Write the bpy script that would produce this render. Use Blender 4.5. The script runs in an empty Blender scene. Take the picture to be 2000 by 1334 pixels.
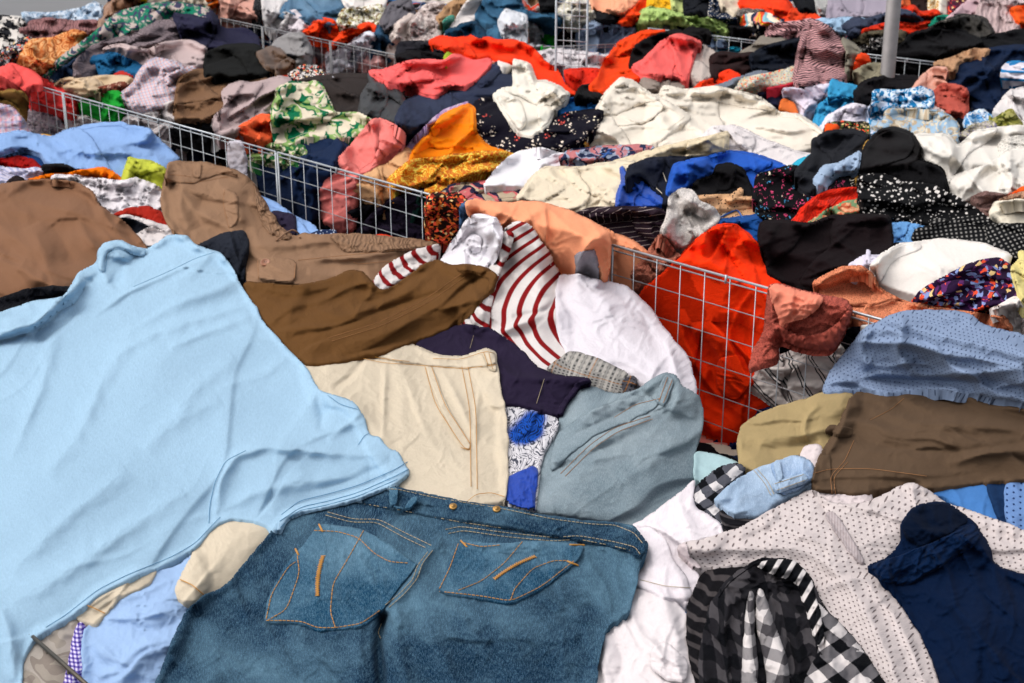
import bpy, math, random
import numpy as np
from mathutils import Vector, Matrix

# ------------------------------------------------------------------ camera, sky, sun, exposure
sc = bpy.context.scene
COL = sc.collection
CAM_Z, PITCH, FPX = 1.85, math.radians(19.6), 2778.0
cd = bpy.data.cameras.new('camera'); cam = bpy.data.objects.new('camera', cd); COL.objects.link(cam)
cd.sensor_width = 36.0; cd.lens = 50.0; cd.clip_start = 0.05; cd.clip_end = 500
cam.location = (0, 0, CAM_Z); cam.rotation_euler = (math.radians(90) - PITCH, 0, 0)
cd.dof.use_dof = True; cd.dof.focus_distance = 2.35; cd.dof.aperture_fstop = 13.0
sc.camera = cam
world = bpy.data.worlds.new("World"); sc.world = world; world.use_nodes = True
wn = world.node_tree.nodes; wl = world.node_tree.links
sky = wn.new('ShaderNodeTexSky'); sky.sky_type = 'NISHITA'; sky.sun_disc = False
SUN_EL, SUN_AZ = math.radians(60), math.radians(-82)      # azimuth clockwise from +Y: high, from the left
sky.sun_elevation = SUN_EL; sky.sun_rotation = SUN_AZ
sky.dust_density = 4.0; sky.air_density = 1.0; sky.ozone_density = 0.6
hsv = wn.new('ShaderNodeHueSaturation'); hsv.inputs['Saturation'].default_value = 0.3      # overcast: the blue is washed out
wl.new(sky.outputs[0], hsv.inputs['Color']); wl.new(hsv.outputs[0], wn['Background'].inputs[0]); wn['Background'].inputs[1].default_value = 0.15
sd_ = bpy.data.lights.new('sun', 'SUN'); sun = bpy.data.objects.new('sun', sd_); COL.objects.link(sun)
sd_.energy = 1.05; sd_.angle = math.radians(95); sd_.color = (1.0, 0.95, 0.88)
sv = Vector((math.sin(SUN_AZ) * math.cos(SUN_EL), math.cos(SUN_AZ) * math.cos(SUN_EL), math.sin(SUN_EL)))
sun.rotation_euler = sv.to_track_quat('Z', 'Y').to_euler()
sc.view_settings.view_transform = 'Standard'; sc.view_settings.look = 'None'
sc.view_settings.exposure = 0.4; sc.view_settings.gamma = 1.0; sc.view_settings.use_curve_mapping = False
sc.render.engine = 'CYCLES'
sc.cycles.max_bounces = 5; sc.cycles.diffuse_bounces = 3; sc.cycles.use_denoising = True

# ------------------------------------------------------------------ geometry helpers
CP, SP = math.cos(PITCH), math.sin(PITCH)
def rays(x, y):                       # direction through a point of the 2000x1334 photograph, unit step along the view axis
    a = (np.asarray(x, float) - 1000.0) / FPX; b = (667.0 - np.asarray(y, float)) / FPX
    return a, CP + b * SP, -SP + b * CP
def pos(x, y, z):
    a, b, c = rays(x, y)
    t = (CAM_Z - z) / (-c)
    return np.stack([a * t, b * t, CAM_Z - (-c) * t + 0 * a], -1)
def scale(x, y, z):
    return (CAM_Z - z) / (-rays(x, y)[2]) / FPX
def _h(ix, iy, seed):
    n = (ix.astype(np.int64) * 374761393 + iy.astype(np.int64) * 668265263 + seed * 974634777) & 0x7fffffff
    n = ((n ^ (n >> 13)) * 1274126177) & 0x7fffffff
    return ((n ^ (n >> 16)) & 0xffff) / 65535.0 * 2 * math.pi
def noise(x, y, seed=0):
    x0 = np.floor(x); y0 = np.floor(y); fx = x - x0; fy = y - y0
    u = fx * fx * fx * (fx * (fx * 6 - 15) + 10); v = fy * fy * fy * (fy * (fy * 6 - 15) + 10)
    def g(i, j):
        a = _h(x0 + i, y0 + j, seed); return np.cos(a) * (fx - i) + np.sin(a) * (fy - j)
    return ((g(0, 0) * (1 - u) + g(1, 0) * u) * (1 - v) + (g(0, 1) * (1 - u) + g(1, 1) * u) * v) * 1.5
def blur(a, s):
    r = max(1, int(s * 2.5)); k = np.exp(-0.5 * (np.arange(-r, r + 1) / s) ** 2); k /= k.sum()
    a = np.pad(a, r, mode='edge')
    a = sum(k[i] * a[i:a.shape[0] - 2 * r + i, :] for i in range(2 * r + 1))
    return sum(k[i] * a[:, i:a.shape[1] - 2 * r + i] for i in range(2 * r + 1))
def dilate(a, r):
    p = np.pad(a, r, mode='edge')
    b = np.max([p[i:i + a.shape[0], :] for i in range(2 * r + 1)], 0)
    return np.max([b[:, i:i + a.shape[1]] for i in range(2 * r + 1)], 0)
def pts(s):
    return np.array([[float(v) for v in p.split(',')] for p in s.split()])
def chaikin(p, n=2, closed=True, k=0.14):
    for _ in range(n):
        if closed:
            q = np.roll(p, -1, 0); p = np.stack([p * (1 - k) + q * k, p * k + q * (1 - k)], 1).reshape(-1, 2)
        else:
            a, b = p[:-1], p[1:]; m = np.stack([a * (1 - k) + b * k, a * k + b * (1 - k)], 1).reshape(-1, 2)
            p = np.vstack([p[:1], m, p[-1:]])
    return p
def resample(p, step, closed=False):
    if closed: p = np.vstack([p, p[:1]])
    d = np.r_[0, np.cumsum(np.hypot(*(p[1:] - p[:-1]).T))]
    n = max(2, int(d[-1] / step) + 1); t = np.linspace(0, d[-1], n)
    r = np.stack([np.interp(t, d, p[:, 0]), np.interp(t, d, p[:, 1])], 1)
    return r[:-1] if closed else r
def seg_dist(X, Y, poly, closed=True, want=False):
    A = poly; B = np.roll(poly, -1, 0) if closed else poly[1:]
    if not closed: A = poly[:-1]
    best = np.full(X.shape, 1e18); cx = X.copy(); cy = Y.copy(); cr = np.zeros(X.shape, bool); tt = np.zeros(X.shape); n = len(A)
    for i in range(n):
        ax, ay = A[i]; bx, by = B[i]; dx, dy = bx - ax, by - ay; L = dx * dx + dy * dy + 1e-12
        t = np.clip(((X - ax) * dx + (Y - ay) * dy) / L, 0, 1); px = ax + t * dx; py = ay + t * dy
        d = (X - px) ** 2 + (Y - py) ** 2; m = d < best
        best = np.where(m, d, best)
        if want: cx = np.where(m, px, cx); cy = np.where(m, py, cy)
        if not closed: tt = np.where(m, (i + t) / n, tt)
        if closed and ay != by:
            c = ((ay > Y) != (by > Y)) & (X < (bx - ax) * (Y - ay) / (by - ay) + ax); cr ^= c
    d = np.sqrt(best)
    if closed: return np.where(cr, d, -d), cx, cy
    return d, tt

# height buffer: for every third pixel, the height of the topmost cloth met there
Q = 3; GX0, GY0, GX1, GY1 = -120, -60, 2121, 1440
gx = np.arange(GX0, GX1, Q).astype(float); gy = np.arange(GY0, GY1, Q).astype(float)
PX, PY = np.meshgrid(gx, gy)
RAIL = 0.95
def plane_z(p, q, X, Y):              # height at which the ray through (X, Y) meets the vertical plane of a fence seen from p to q at rail height
    P = pos(p[0], p[1], RAIL); R = pos(q[0], q[1], RAIL); n = np.array([-(R - P)[1], (R - P)[0]])
    a, b, c = rays(X, Y); den = a * n[0] + b * n[1]
    t = (P[0] * n[0] + P[1] * n[1]) / np.where(abs(den) < 1e-9, 1e-9, den)
    return CAM_Z + c * t
FA = ((125, 182), (1500, 563)); FD = ((1310, 60), (1830, 122)); FB = ((440, 37), (775, 108)); FC = ((1035, 93), (1205, 86))
def zA(X, Y): return plane_z(*FA, X, Y)
def zFar(X, Y):
    d = plane_z(*FD, X, Y); b = plane_z(*FB, X, Y); c = plane_z(*FC, X, Y)
    return np.where(X > 1255, d, np.where(X < 880, b, np.where((X > 1030) & (X < 1255), np.minimum(c, d) , 9.0)))
P0 = pos(PX, PY, 0.93)
MOUND = 0.035 * noise(P0[..., 0] * 1.3, P0[..., 1] * 1.3, 5) + 0.02 * noise(P0[..., 0] * 4, P0[..., 1] * 4, 8)
def base_h(row):
    if row == 3: return 0.95 + MOUND
    if row == 2: return 0.915 + MOUND
    return 0.84 + MOUND * 0.8
def row_floor(row, X, Y, Z0):
    if row == 3: return Z0
    if row == 2: f = zFar(X, Y); return np.where(f < 8, np.maximum(Z0, np.minimum(f + 0.008, RAIL + 0.01)), Z0)
    return np.maximum(Z0, np.minimum(zA(X, Y) + 0.012, RAIL + 0.02))
def row_cap(row, X, Y, f=1.0):
    z = np.full(X.shape, 9.0)
    if row >= 2: z = np.minimum(z, zA(X, Y) - 0.024 - 0.05 * f)
    if row >= 3:
        f_ = zFar(X, Y); z = np.minimum(z, np.where(f_ > .79, f_ - 0.022 - 0.04 * f, 9.0))
    return z
ZB = np.minimum(np.minimum(base_h(3), 0.93 + MOUND), row_cap(3, PX, PY, 1.6))
ZB = np.maximum(ZB, 0.45)
def sampleZ(A, x, y):
    fx = np.clip((x - GX0) / Q, 0, len(gx) - 1.001); fy = np.clip((y - GY0) / Q, 0, len(gy) - 1.001)
    i = fx.astype(int); j = fy.astype(int); u = fx - i; v = fy - j
    return (A[j, i] * (1 - u) + A[j, i + 1] * u) * (1 - v) + (A[j + 1, i] * (1 - u) + A[j + 1, i + 1] * u) * v

def fold_field(x, y, ang, w, seed, sharp=0.5, aniso=3.6):
    c, s = math.cos(math.radians(ang)), math.sin(math.radians(ang))
    k = 1.35                                                   # things lie down: heights of pixels count for more
    y = y * k
    u = (x * c + y * s) / (w * aniso); v = (-x * s + y * c) / w
    v = v + 1.1 * noise(u * 0.9 + 3.1, v * 0.35, seed + 1) + 0.35 * noise(u * 2.5, v * 1.1, seed + 2)
    u = u + 0.5 * noise(u * 0.7, v * 0.7 + 9.2, seed + 3)
    n = noise(u, v, seed); r = np.clip(1 - np.abs(n) * 2.4, 0, 1) ** 1.4
    n2 = noise(u * 2.1 + 4, v * 2.2, seed + 4); r2 = np.clip(1 - np.abs(n2) * 2.2, 0, 1) ** 1.5
    env = 0.35 + 0.65 * np.clip(0.5 + 1.3 * noise(u * 0.8 + 7, v * 0.4 + 2, seed + 5), 0, 1)
    return ((1 - sharp) * (n * 0.9 + 0.3) + sharp * r) * env + 0.28 * r2 * env * (0.4 + 0.6 * r)
def strokes(x, y, x0, x1, y0, y1, ang, w, n, seed, spread=24, kk=1.35):
    """long tapering folds, each a bent ridge with one steep and one gentle flank"""
    rs = random.Random(seed); acc = np.zeros(x.shape); wob = noise(x / (w * 2.2), y / (w * 2.2), seed) * w * 0.45
    W, H = (x1 - x0), (y1 - y0); size = math.hypot(W, H * kk)
    for i in range(n):
        cx = x0 + W * rs.uniform(-.02, 1.02); cy = y0 + H * rs.uniform(-.02, 1.02); f = math.radians(ang + rs.gauss(0, spread))
        L = size * rs.uniform(.22, .55); wd = max(3.2, w * (rs.uniform(.09, .18) if rs.random() < .4 else rs.uniform(.2, .5))); b = rs.uniform(-.3, .3); asy = rs.choice((rs.uniform(0, .8), rs.uniform(.8, 3.0))); sg = rs.choice((-1, 1)); am = rs.uniform(.55, 1.0) * min(1.0, (wd / (w * .5))) ** .7
        if wd < w * .19: am *= .62
        X = x - cx; Y = (y - cy) * kk; c, s = math.cos(f), math.sin(f)
        u = (X * c + Y * s) / L; v = (-X * s + Y * c) - b * L * u * u + wob
        tp = np.clip(1 - u * u, 0, 1)
        vn = v * sg / (wd * (0.35 + 0.65 * tp)); vn = np.where(vn > 0, vn * (1 + asy), vn / (1 + asy * .7))
        pr = am * tp / np.cosh(np.clip(1.5 * vn, -12, 12)) ** 1.3
        acc += pr ** 2.5
    return acc ** 0.4
def crumple(x, y, w, seed):
    x = x / w; y = y * 1.4 / w
    wx = x + 0.7 * noise(x * 0.8, y * 0.8, seed + 1); wy = y + 0.7 * noise(x * 0.8 + 5, y * 0.8 + 5, seed + 2)
    a = 1 - np.abs(noise(wx, wy, seed)) * 2.2; b = 1 - np.abs(noise(wx * 2.1, wy * 2.1, seed + 3)) * 2.2
    return 0.7 * np.sqrt(np.clip(a, 0, 1) ** 2 + .02) * np.clip(a, 0, 1) + 0.22 * np.clip(b, 0, 1) ** 2 * np.clip(a + 0.3, 0, 1)

def mesh_obj(name, V, F, mat, uv=None, parent=None, smooth=True):
    me = bpy.data.meshes.new(name); V = np.asarray(V, dtype=np.float32); F = np.asarray(F, dtype=np.int32)
    nf, k = F.shape
    me.vertices.add(len(V)); me.vertices.foreach_set('co', V.ravel())
    me.loops.add(nf * k); me.loops.foreach_set('vertex_index', F.ravel())
    me.polygons.add(nf); me.polygons.foreach_set('loop_start', np.arange(0, nf * k, k, dtype=np.int32))
    me.polygons.foreach_set('loop_total', np.full(nf, k, dtype=np.int32))
    if smooth: me.polygons.foreach_set('use_smooth', np.ones(nf, dtype=bool))
    me.update(calc_edges=True)
    if uv is not None:
        l = me.uv_layers.new(name='UVMap'); l.data.foreach_set('uv', np.asarray(uv, dtype=np.float32)[F.ravel()].ravel())
    if mat: me.materials.append(mat)
    o = bpy.data.objects.new(name, me); COL.objects.link(o)
    if parent:
        o.parent = parent; o.matrix_parent_inverse = Matrix.Translation(-parent.location)
    return o

GCOUNT = [0]; NTOT = 640.0
def sheet(name, poly, mat, row=2, a=20, w=None, h=None, p=0.25, cr=0.0, sharp=0.5, fl=(), fan=(), lift=0.0, rim=None, q=3,
          sm=True, wob=1.0, nf=None, sp=24, mi=1.0, ub=0.0, parent=None, follow=False, ua=0, us=1.0, uwarp=1.0, drop=None, round_=2, grow=0.0, env=1, bump=()):
    """one piece of cloth lying on whatever is below: an outline, an own thickness, folds and bulges"""
    global ZB
    GCOUNT[0] += 1; seed = GCOUNT[0] * 17 + 3
    P = pts(poly) if isinstance(poly, str) else poly
    if row >= 2 and not follow: round_ = 1
    P = chaikin(P, round_, True, .12 if round_ == 1 else .16) if sm else P
    if wob:
        P = resample(P, 4, True)
        nx = noise(P[:, 0] / 23, P[:, 1] / 23, seed) + .5 * noise(P[:, 0] / 9, P[:, 1] / 9, seed + 1)
        ny = noise(P[:, 0] / 23 + 50, P[:, 1] / 23, seed + 2) + .5 * noise(P[:, 0] / 9, P[:, 1] / 9 + 40, seed + 3)
        P = P + wob * (1.5 if row >= 2 else 1.9) * np.stack([nx, ny], 1)
        if grow:
            T = np.roll(P, -1, 0) - np.roll(P, 1, 0); T /= np.linalg.norm(T, axis=1)[:, None] + 1e-9
            ar = np.sum(P[:, 0] * np.roll(P[:, 1], -1) - P[:, 1] * np.roll(P[:, 0], -1)); P = P + np.stack([T[:, 1], -T[:, 0]], 1) * grow * (1 if ar > 0 else -1)
        P[:, 0] = np.clip(P[:, 0], GX0 + 6, GX1 - 9); P[:, 1] = np.clip(P[:, 1], GY0 + 6, GY1 - 9)
    size = math.sqrt(max(1.0, abs(0.5 * np.sum(P[:, 0] * np.roll(P[:, 1], -1) - P[:, 1] * np.roll(P[:, 0], -1)))))
    if w is None: w = max(9, min(46, size * 0.24))
    if h is None: h = w * 0.2
    x0 = max(0, int((P[:, 0].min() - GX0) / Q) - 3); x1 = min(len(gx), int((P[:, 0].max() - GX0) / Q) + 5)
    y0 = max(0, int((P[:, 1].min() - GY0) / Q) - 3); y1 = min(len(gy), int((P[:, 1].max() - GY0) / Q) + 5)
    win = ZB[y0:y1, x0:x1]; WX = PX[y0:y1, x0:x1]; WY = PY[y0:y1, x0:x1]
    if q == 3: X, Y = WX, WY
    else:
        X, Y = np.meshgrid(np.arange(WX[0, 0], WX[0, -1] + .01, q), np.arange(WY[0, 0], WY[-1, 0] + .01, q))
    sdf, cx, cy = seg_dist(X, Y, P, True, True)
    snap = sdf < 0.5 * q
    VX = np.where(snap, cx, X); VY = np.where(snap, cy, Y); D = np.where(snap, 0.0, sdf)
    if follow: env_ = win
    else:
        floor = row_floor(row, WX, WY, np.minimum(base_h(row)[y0:y1, x0:x1], 9))
        e0 = np.maximum(win, floor)
        env_ = blur(dilate(e0, env), env + 0.6)
        env_ = np.maximum(env_, blur(dilate(e0, 1), 1.0))
    tmp = ZB[y0:y1, x0:x1].copy(); ZB[y0:y1, x0:x1] = env_; B = sampleZ(ZB, VX, VY); ZB[y0:y1, x0:x1] = tmp
    S = scale(VX, VY, B)
    if rim is None: rim = 1.4 if not follow else 1.1
    R = max(6.0, 0.42 * size)
    if row >= 2 and not follow and p > .12: p = .12 + (p - .12) * .3
    if row == 1 and not follow: mi = mi * .6; h = h * 1.2
    rel = rim * np.sqrt(np.clip(1 - (1 - np.clip(D / (rim * 1.8), 0, 1)) ** 2, 0, 1))
    if p:
        rnd = np.clip(0.55 + 1.1 * noise(VX / (0.5 * size + 20), VY / (0.5 * size + 20), seed + 71), 0, 1)      # some borders tucked under and round, others lying flat
        t_ = np.clip(D / R, 0, 1); rel = rel + p * R * 0.8 * (rnd * np.clip(1 - (1 - t_) ** 2.2, 0, 1) ** .72 + (1 - rnd) * t_ * t_ * (3 - 2 * t_))
    edge = 0.55 + 0.45 * np.clip(D / (w * 0.35), 0, 1)
    if row >= 2: h = h * 1.75; mi = mi * .5; sp = sp * .7
    pre = rel.copy()
    if h:
        bx0, bx1, by0, by1 = P[:, 0].min(), P[:, 0].max(), P[:, 1].min(), P[:, 1].max()
        area = size * size; n1 = nf if nf is not None else int(max(5, min(26, area / (w * w * 3.2))))
        rel = rel + 1.55 * h * edge * strokes(VX, VY, bx0, bx1, by0, by1, a, w, n1, seed, sp)
        rel = rel + mi * 0.5 * h * edge * strokes(VX, VY, bx0, bx1, by0, by1, a + 25, w * .5, n1, seed + 1, sp * 1.5)
        rel = rel + (0.2 + .15 * mi) * h * edge * (0.3 + fold_field(VX, VY, a, w * 1.3, seed, 0.15))
    if cr: rel = rel + cr * edge * crumple(VX, VY, w * 0.9, seed + 60)
    for f in fl:
        L = pts(f[0]); L = resample(chaikin(L, 3, False), 14)
        d, t = seg_dist(VX, VY, L, False)
        d = d + f[1] * 0.35 * noise(VX / 30, VY / 30, seed + 5)
        tp = np.sin(np.clip(t, 0.0, 1.0) * math.pi) ** 0.5 if len(f) < 4 else 1.0
        rel = rel + f[2] * np.exp(-np.abs(d / f[1]) ** 1.6) * tp
    for (fx, fy, nf, am, rad) in fan:                          # folds spreading from one gathered point
        an = np.arctan2((VY - fy) * 1.4, VX - fx); rr = np.hypot(VX - fx, (VY - fy) * 1.4) / rad
        rel = rel + am * (0.5 + 0.5 * np.sin(an * nf + 2.0 * noise(an * 1.3 + rr, rr * 1.5, seed + 9))) * np.clip(rr * 2.5, 0, 1) * np.exp(-rr)
    for (bx, by, br, ba) in bump:
        rel = rel + ba * np.exp(-(((VX - bx) ** 2 + ((VY - by) * 1.3) ** 2) / (br * br)))
    rel = np.maximum(rel, 0.0) if not follow else rel
    Z = B + (0.0015 if not follow else 0.0008) + lift + rel * S
    if row >= 2 and not follow:
        cap = row_cap(row, VX, VY, max(0.0, 1 - GCOUNT[0] / NTOT))
        Z = np.where(Z > cap, cap + np.clip((rel - pre) * S * 1.3, 0, 0.021), Z)
    elif row >= 2: Z = np.minimum(Z, np.where(zA(VX, VY) < B + .1, zA(VX, VY) - .005, 9.0))
    inside = (sdf > -0.001)
    # own height back into the buffer
    if q == 3:
        ZB[y0:y1, x0:x1] = np.where(inside, Z, win)
    elif not follow or lift > 0:
        ii = np.clip(np.rint((WX - X[0, 0]) / q).astype(int), 0, X.shape[1] - 1); jj = np.clip(np.rint((WY - Y[0, 0]) / q).astype(int), 0, X.shape[0] - 1)
        ZB[y0:y1, x0:x1] = np.where(inside[jj, ii], np.maximum(Z[jj, ii], win if follow else Z[jj, ii]), win)
    cc = (X[:-1, :-1] + q / 2, Y[:-1, :-1] + q / 2)
    csd = 0.25 * (sdf[:-1, :-1] + sdf[1:, :-1] + sdf[:-1, 1:] + sdf[1:, 1:])
    cells = csd > 0
    idx = np.arange(X.size).reshape(X.shape)
    F = np.stack([idx[1:, :-1][cells], idx[1:, 1:][cells], idx[:-1, 1:][cells], idx[:-1, :-1][cells]], 1)
    if len(F) == 0: return None
    used, inv = np.unique(F.ravel(), return_inverse=True); F = inv.reshape(F.shape)
    vx, vy, vz = VX.ravel()[used], VY.ravel()[used], Z.ravel()[used]
    V = pos(vx, vy, vz)
    s0 = float(scale(P[:, 0].mean(), P[:, 1].mean(), 0.92))
    an_ = math.radians(ua) + math.radians(ub) * (vy - P[:, 1].mean()) / (size * .6); c, s = np.cos(an_), np.sin(an_)
    hx = (rel * S).ravel()[used] / s0 * uwarp
    ux = (vx - P[:, 0].mean()) + 0.5 * hx; uy = (vy - P[:, 1].mean()) * 1.25 - 0.9 * hx
    UV = np.stack([(ux * c + uy * s) * s0 * us, (-ux * s + uy * c) * s0 * us], 1)
    # hem: the border turned down
    E = np.concatenate([F[:, [0, 1]], F[:, [1, 2]], F[:, [2, 3]], F[:, [3, 0]]])
    key = np.sort(E, 1); kk = key[:, 0].astype(np.int64) * (len(V) + 1) + key[:, 1]
    u_, first, cnt = np.unique(kk, return_index=True, return_counts=True); be = E[first[cnt == 1]]
    bv, binv = np.unique(be.ravel(), return_inverse=True); be_l = binv.reshape(be.shape)
    if drop is None:
        dz = 0.02 if row == 1 else 0.035
        if follow: dz = 0.004
    else: dz = drop
    ctr = V.mean(0)
    W1 = V[bv].copy(); dirc = ctr[:2] - W1[:, :2]; dirc /= np.linalg.norm(dirc, axis=1)[:, None] + 1e-9
    W1[:, 2] -= dz; W1[:, :2] += dirc * dz * 0.25
    n0 = len(V); V = np.vstack([V, W1]); UV = np.vstack([UV, UV[bv] + 0.003])
    SF = np.stack([be[:, 1], be[:, 0], n0 + be_l[:, 0], n0 + be_l[:, 1]], 1)
    F = np.vstack([F, SF])
    if parent is None:
        o0 = V[:n0].mean(0); V = V - o0
        o = mesh_obj(name, V, F, mat, UV); o.location = Vector(o0)
    else:
        o0 = np.array(parent.location); V = V - o0
        o = mesh_obj(name, V, F, mat, UV); o.parent = parent
    return o

def tube(name, P3, r, mat, parent=None, sides=6, closed=False, caps=True):
    V, F = [], []
    def one(P):
        n = len(P); base = len(V)
        for i in range(n):
            a = P[max(0, i - 1)]; b = P[min(n - 1, i + 1)]
            t = Vector(b - a).normalized(); up = Vector((0, 0, 1)) if abs(t.z) < 0.9 else Vector((1, 0, 0))
            u = t.cross(up).normalized(); v = t.cross(u)
            for k in range(sides):
                g = 2 * math.pi * k / sides
                V.append(Vector(P[i]) + (u * math.cos(g) + v * math.sin(g)) * r)
        for i in range(n - 1):
            for k in range(sides):
                k2 = (k + 1) % sides
                F.append((base + i * sides + k, base + i * sides + k2, base + (i + 1) * sides + k2, base + (i + 1) * sides + k))
        if caps and sides == 4:
            F.append((base + 3, base + 2, base + 1, base)); m = base + (n - 1) * sides; F.append((m, m + 1, m + 2, m + 3))
        elif caps and sides == 6:
            m = base + (n - 1) * sides
            F.append((base, base + 5, base + 4, base + 3)); F.append((base, base + 3, base + 2, base + 1)); F.append((m, m + 1, m + 2, m + 3)); F.append((m, m + 3, m + 4, m + 5))
    for P in (P3 if isinstance(P3, list) else [P3]): one(np.asarray(P))
    V = np.array([tuple(v) for v in V])
    off = np.array(parent.location) if parent else V.mean(0)
    o = mesh_obj(name, V - off, F, mat, parent=None)
    if parent: o.parent = parent
    else: o.location = Vector(off)
    return o
def on_cloth(line, lift=0.0015, step=5):
    L = pts(line) if isinstance(line, str) else line
    L = resample(chaikin(L, 3, False), step)
    return pos(L[:, 0], L[:, 1], sampleZ(ZB, L[:, 0], L[:, 1]) + lift)
def stitch(parent, line, mat, r=0.0007, dash=None, name='stitching', lift=0.0012):
    lines = line if isinstance(line, (list, tuple)) else [line]
    if len(lines) > 1:
        for l in lines: stitch(parent, l, mat, r, dash, name, lift)
        return
    out = []
    for l in lines:
        if dash is None: out.append(on_cloth(l, lift))
        else:
            P = on_cloth(l, lift, 2.0)
            k = 0
            while k + dash <= len(P) - 1:
                out.append(P[k:k + dash + 1]); k += dash + max(1, dash // 2)
    o = tube(name, out, r, mat, parent, 4)
    if dash is not None: o['kind'] = 'stuff'
    return o
def sleeve(o, poly, row, a, mat, seed):
    """a limp sleeve or leg thrown out over the neighbours"""
    rs = random.Random(seed); P = pts(poly); c = P.mean(0); ext = P.max(0) - P.min(0); size = math.sqrt(ext[0] * ext[1])
    i = rs.randrange(len(P)); e = P[i] * .85 + P[(i + 1) % len(P)] * .15; d = e - c; L = np.linalg.norm(d) + 1e-6; d /= L; out = min(20, size * .22)
    st = c + d * L * .35; en = e + d * out; n = np.array([-d[1], d[0]]); k = rs.uniform(-.25, .25) * np.linalg.norm(en - st); wd = min(22, max(7, size * rs.uniform(.13, .2)))
    ts = np.linspace(0, 1, 7); mid = [st + (en - st) * t + n * k * math.sin(t * math.pi) * (1 if t < 1 else 0) for t in ts]
    up = [m_ + n * wd * (.6 + .1 * rs.uniform(-1, 1) - .18 * t) for m_, t in zip(mid, ts)]; lo = [m_ - n * wd * (.6 + .1 * rs.uniform(-1, 1) - .18 * t) for m_, t in zip(mid, ts)]
    poly2 = np.array(up + lo[::-1]); ang = math.degrees(math.atan2(d[1], d[0]))
    return sheet('sleeve', poly2, mat, row=row, parent=o, a=ang, w=max(8, wd * .7), p=.14, cr=.6, wob=.8, ua=ang, mi=1, sp=30)
def auto_seams(o, poly, mat, n=1, seed=1):
    rs = random.Random(seed); P = resample(chaikin(pts(poly), 2), 8, True)
    T = np.roll(P, -2, 0) - np.roll(P, 2, 0); T /= np.linalg.norm(T, axis=1)[:, None] + 1e-9
    ar = np.sum(P[:, 0] * np.roll(P[:, 1], -1) - P[:, 1] * np.roll(P[:, 0], -1)); N = np.stack([-T[:, 1], T[:, 0]], 1) * (1 if ar > 0 else -1)
    m = len(P)
    if m < 16: return
    for k in range(n):
        i = rs.randrange(m); L = int(m * rs.uniform(.12, .24)); ins = rs.uniform(6, 9)
        idx = (np.arange(L) + i) % m
        if L > 5: tube('seam', on_cloth(P[idx] + N[idx] * ins, .0006, 4), .0009, mat, o, 4)
def tag(o, label, cat, group=None, kind=None):
    if label: o['label'] = label
    if cat: o['category'] = cat
    if group: o['group'] = group
    if kind: o['kind'] = kind
    return o

def folded_layer(o, poly, row, a, seed, mat, w=None, cr=1.0):
    """a second thickness of the same cloth folded over part of the garment"""
    rs = random.Random(seed); P = chaikin(pts(poly), 1); c = P.mean(0); ext = P.max(0) - P.min(0); size = math.sqrt(ext[0] * ext[1])
    f = math.radians(rs.choice((a, a + 90, a + 45)) + rs.gauss(0, 22)); n = np.array([-math.sin(f), math.cos(f)]); n = n * rs.choice((-1, 1))
    off = rs.uniform(-.12, .2) * abs(n @ (ext * .5) if False else (abs(n[0]) * ext[0] + abs(n[1]) * ext[1]) * .5); v = (P - c) @ n - off
    out = []; cuts = []
    for i in range(len(P)):
        j = (i + 1) % len(P)
        if v[i] > 0: out.append(P[i])
        if (v[i] > 0) != (v[j] > 0):
            t = v[i] / (v[i] - v[j]); q_ = P[i] + (P[j] - P[i]) * t; out.append(q_); cuts.append(len(out) - 1)
    if len(cuts) != 2 or len(out) < 4: return None
    i, j = cuts; A, B = (out[i], out[j]) if j == i + 1 else (out[j], out[i])
    k = i if j == i + 1 else j
    m = []; am = rs.uniform(.03, .1) * np.linalg.norm(B - A); ph = rs.uniform(0, 6); bow = rs.uniform(-.12, .12) * np.linalg.norm(B - A)
    for q_ in range(1, 10):
        t = q_ / 10; m.append(A + (B - A) * t - n * (am * math.sin(ph + t * rs.uniform(5, 7)) * math.sin(t * math.pi) + bow * math.sin(t * math.pi)))
    out = np.array(out[:k + 1] + m + out[k + 1:])
    x = sheet('folded_layer', out, mat, row=row, parent=o, follow=True, lift=rs.uniform(.0015, .0035), a=a + rs.gauss(0, 25), w=w, p=rs.uniform(.04, .14), cr=cr, wob=.6, grow=-.6, round_=1, ua=rs.uniform(-25, 25))
    return x
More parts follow.
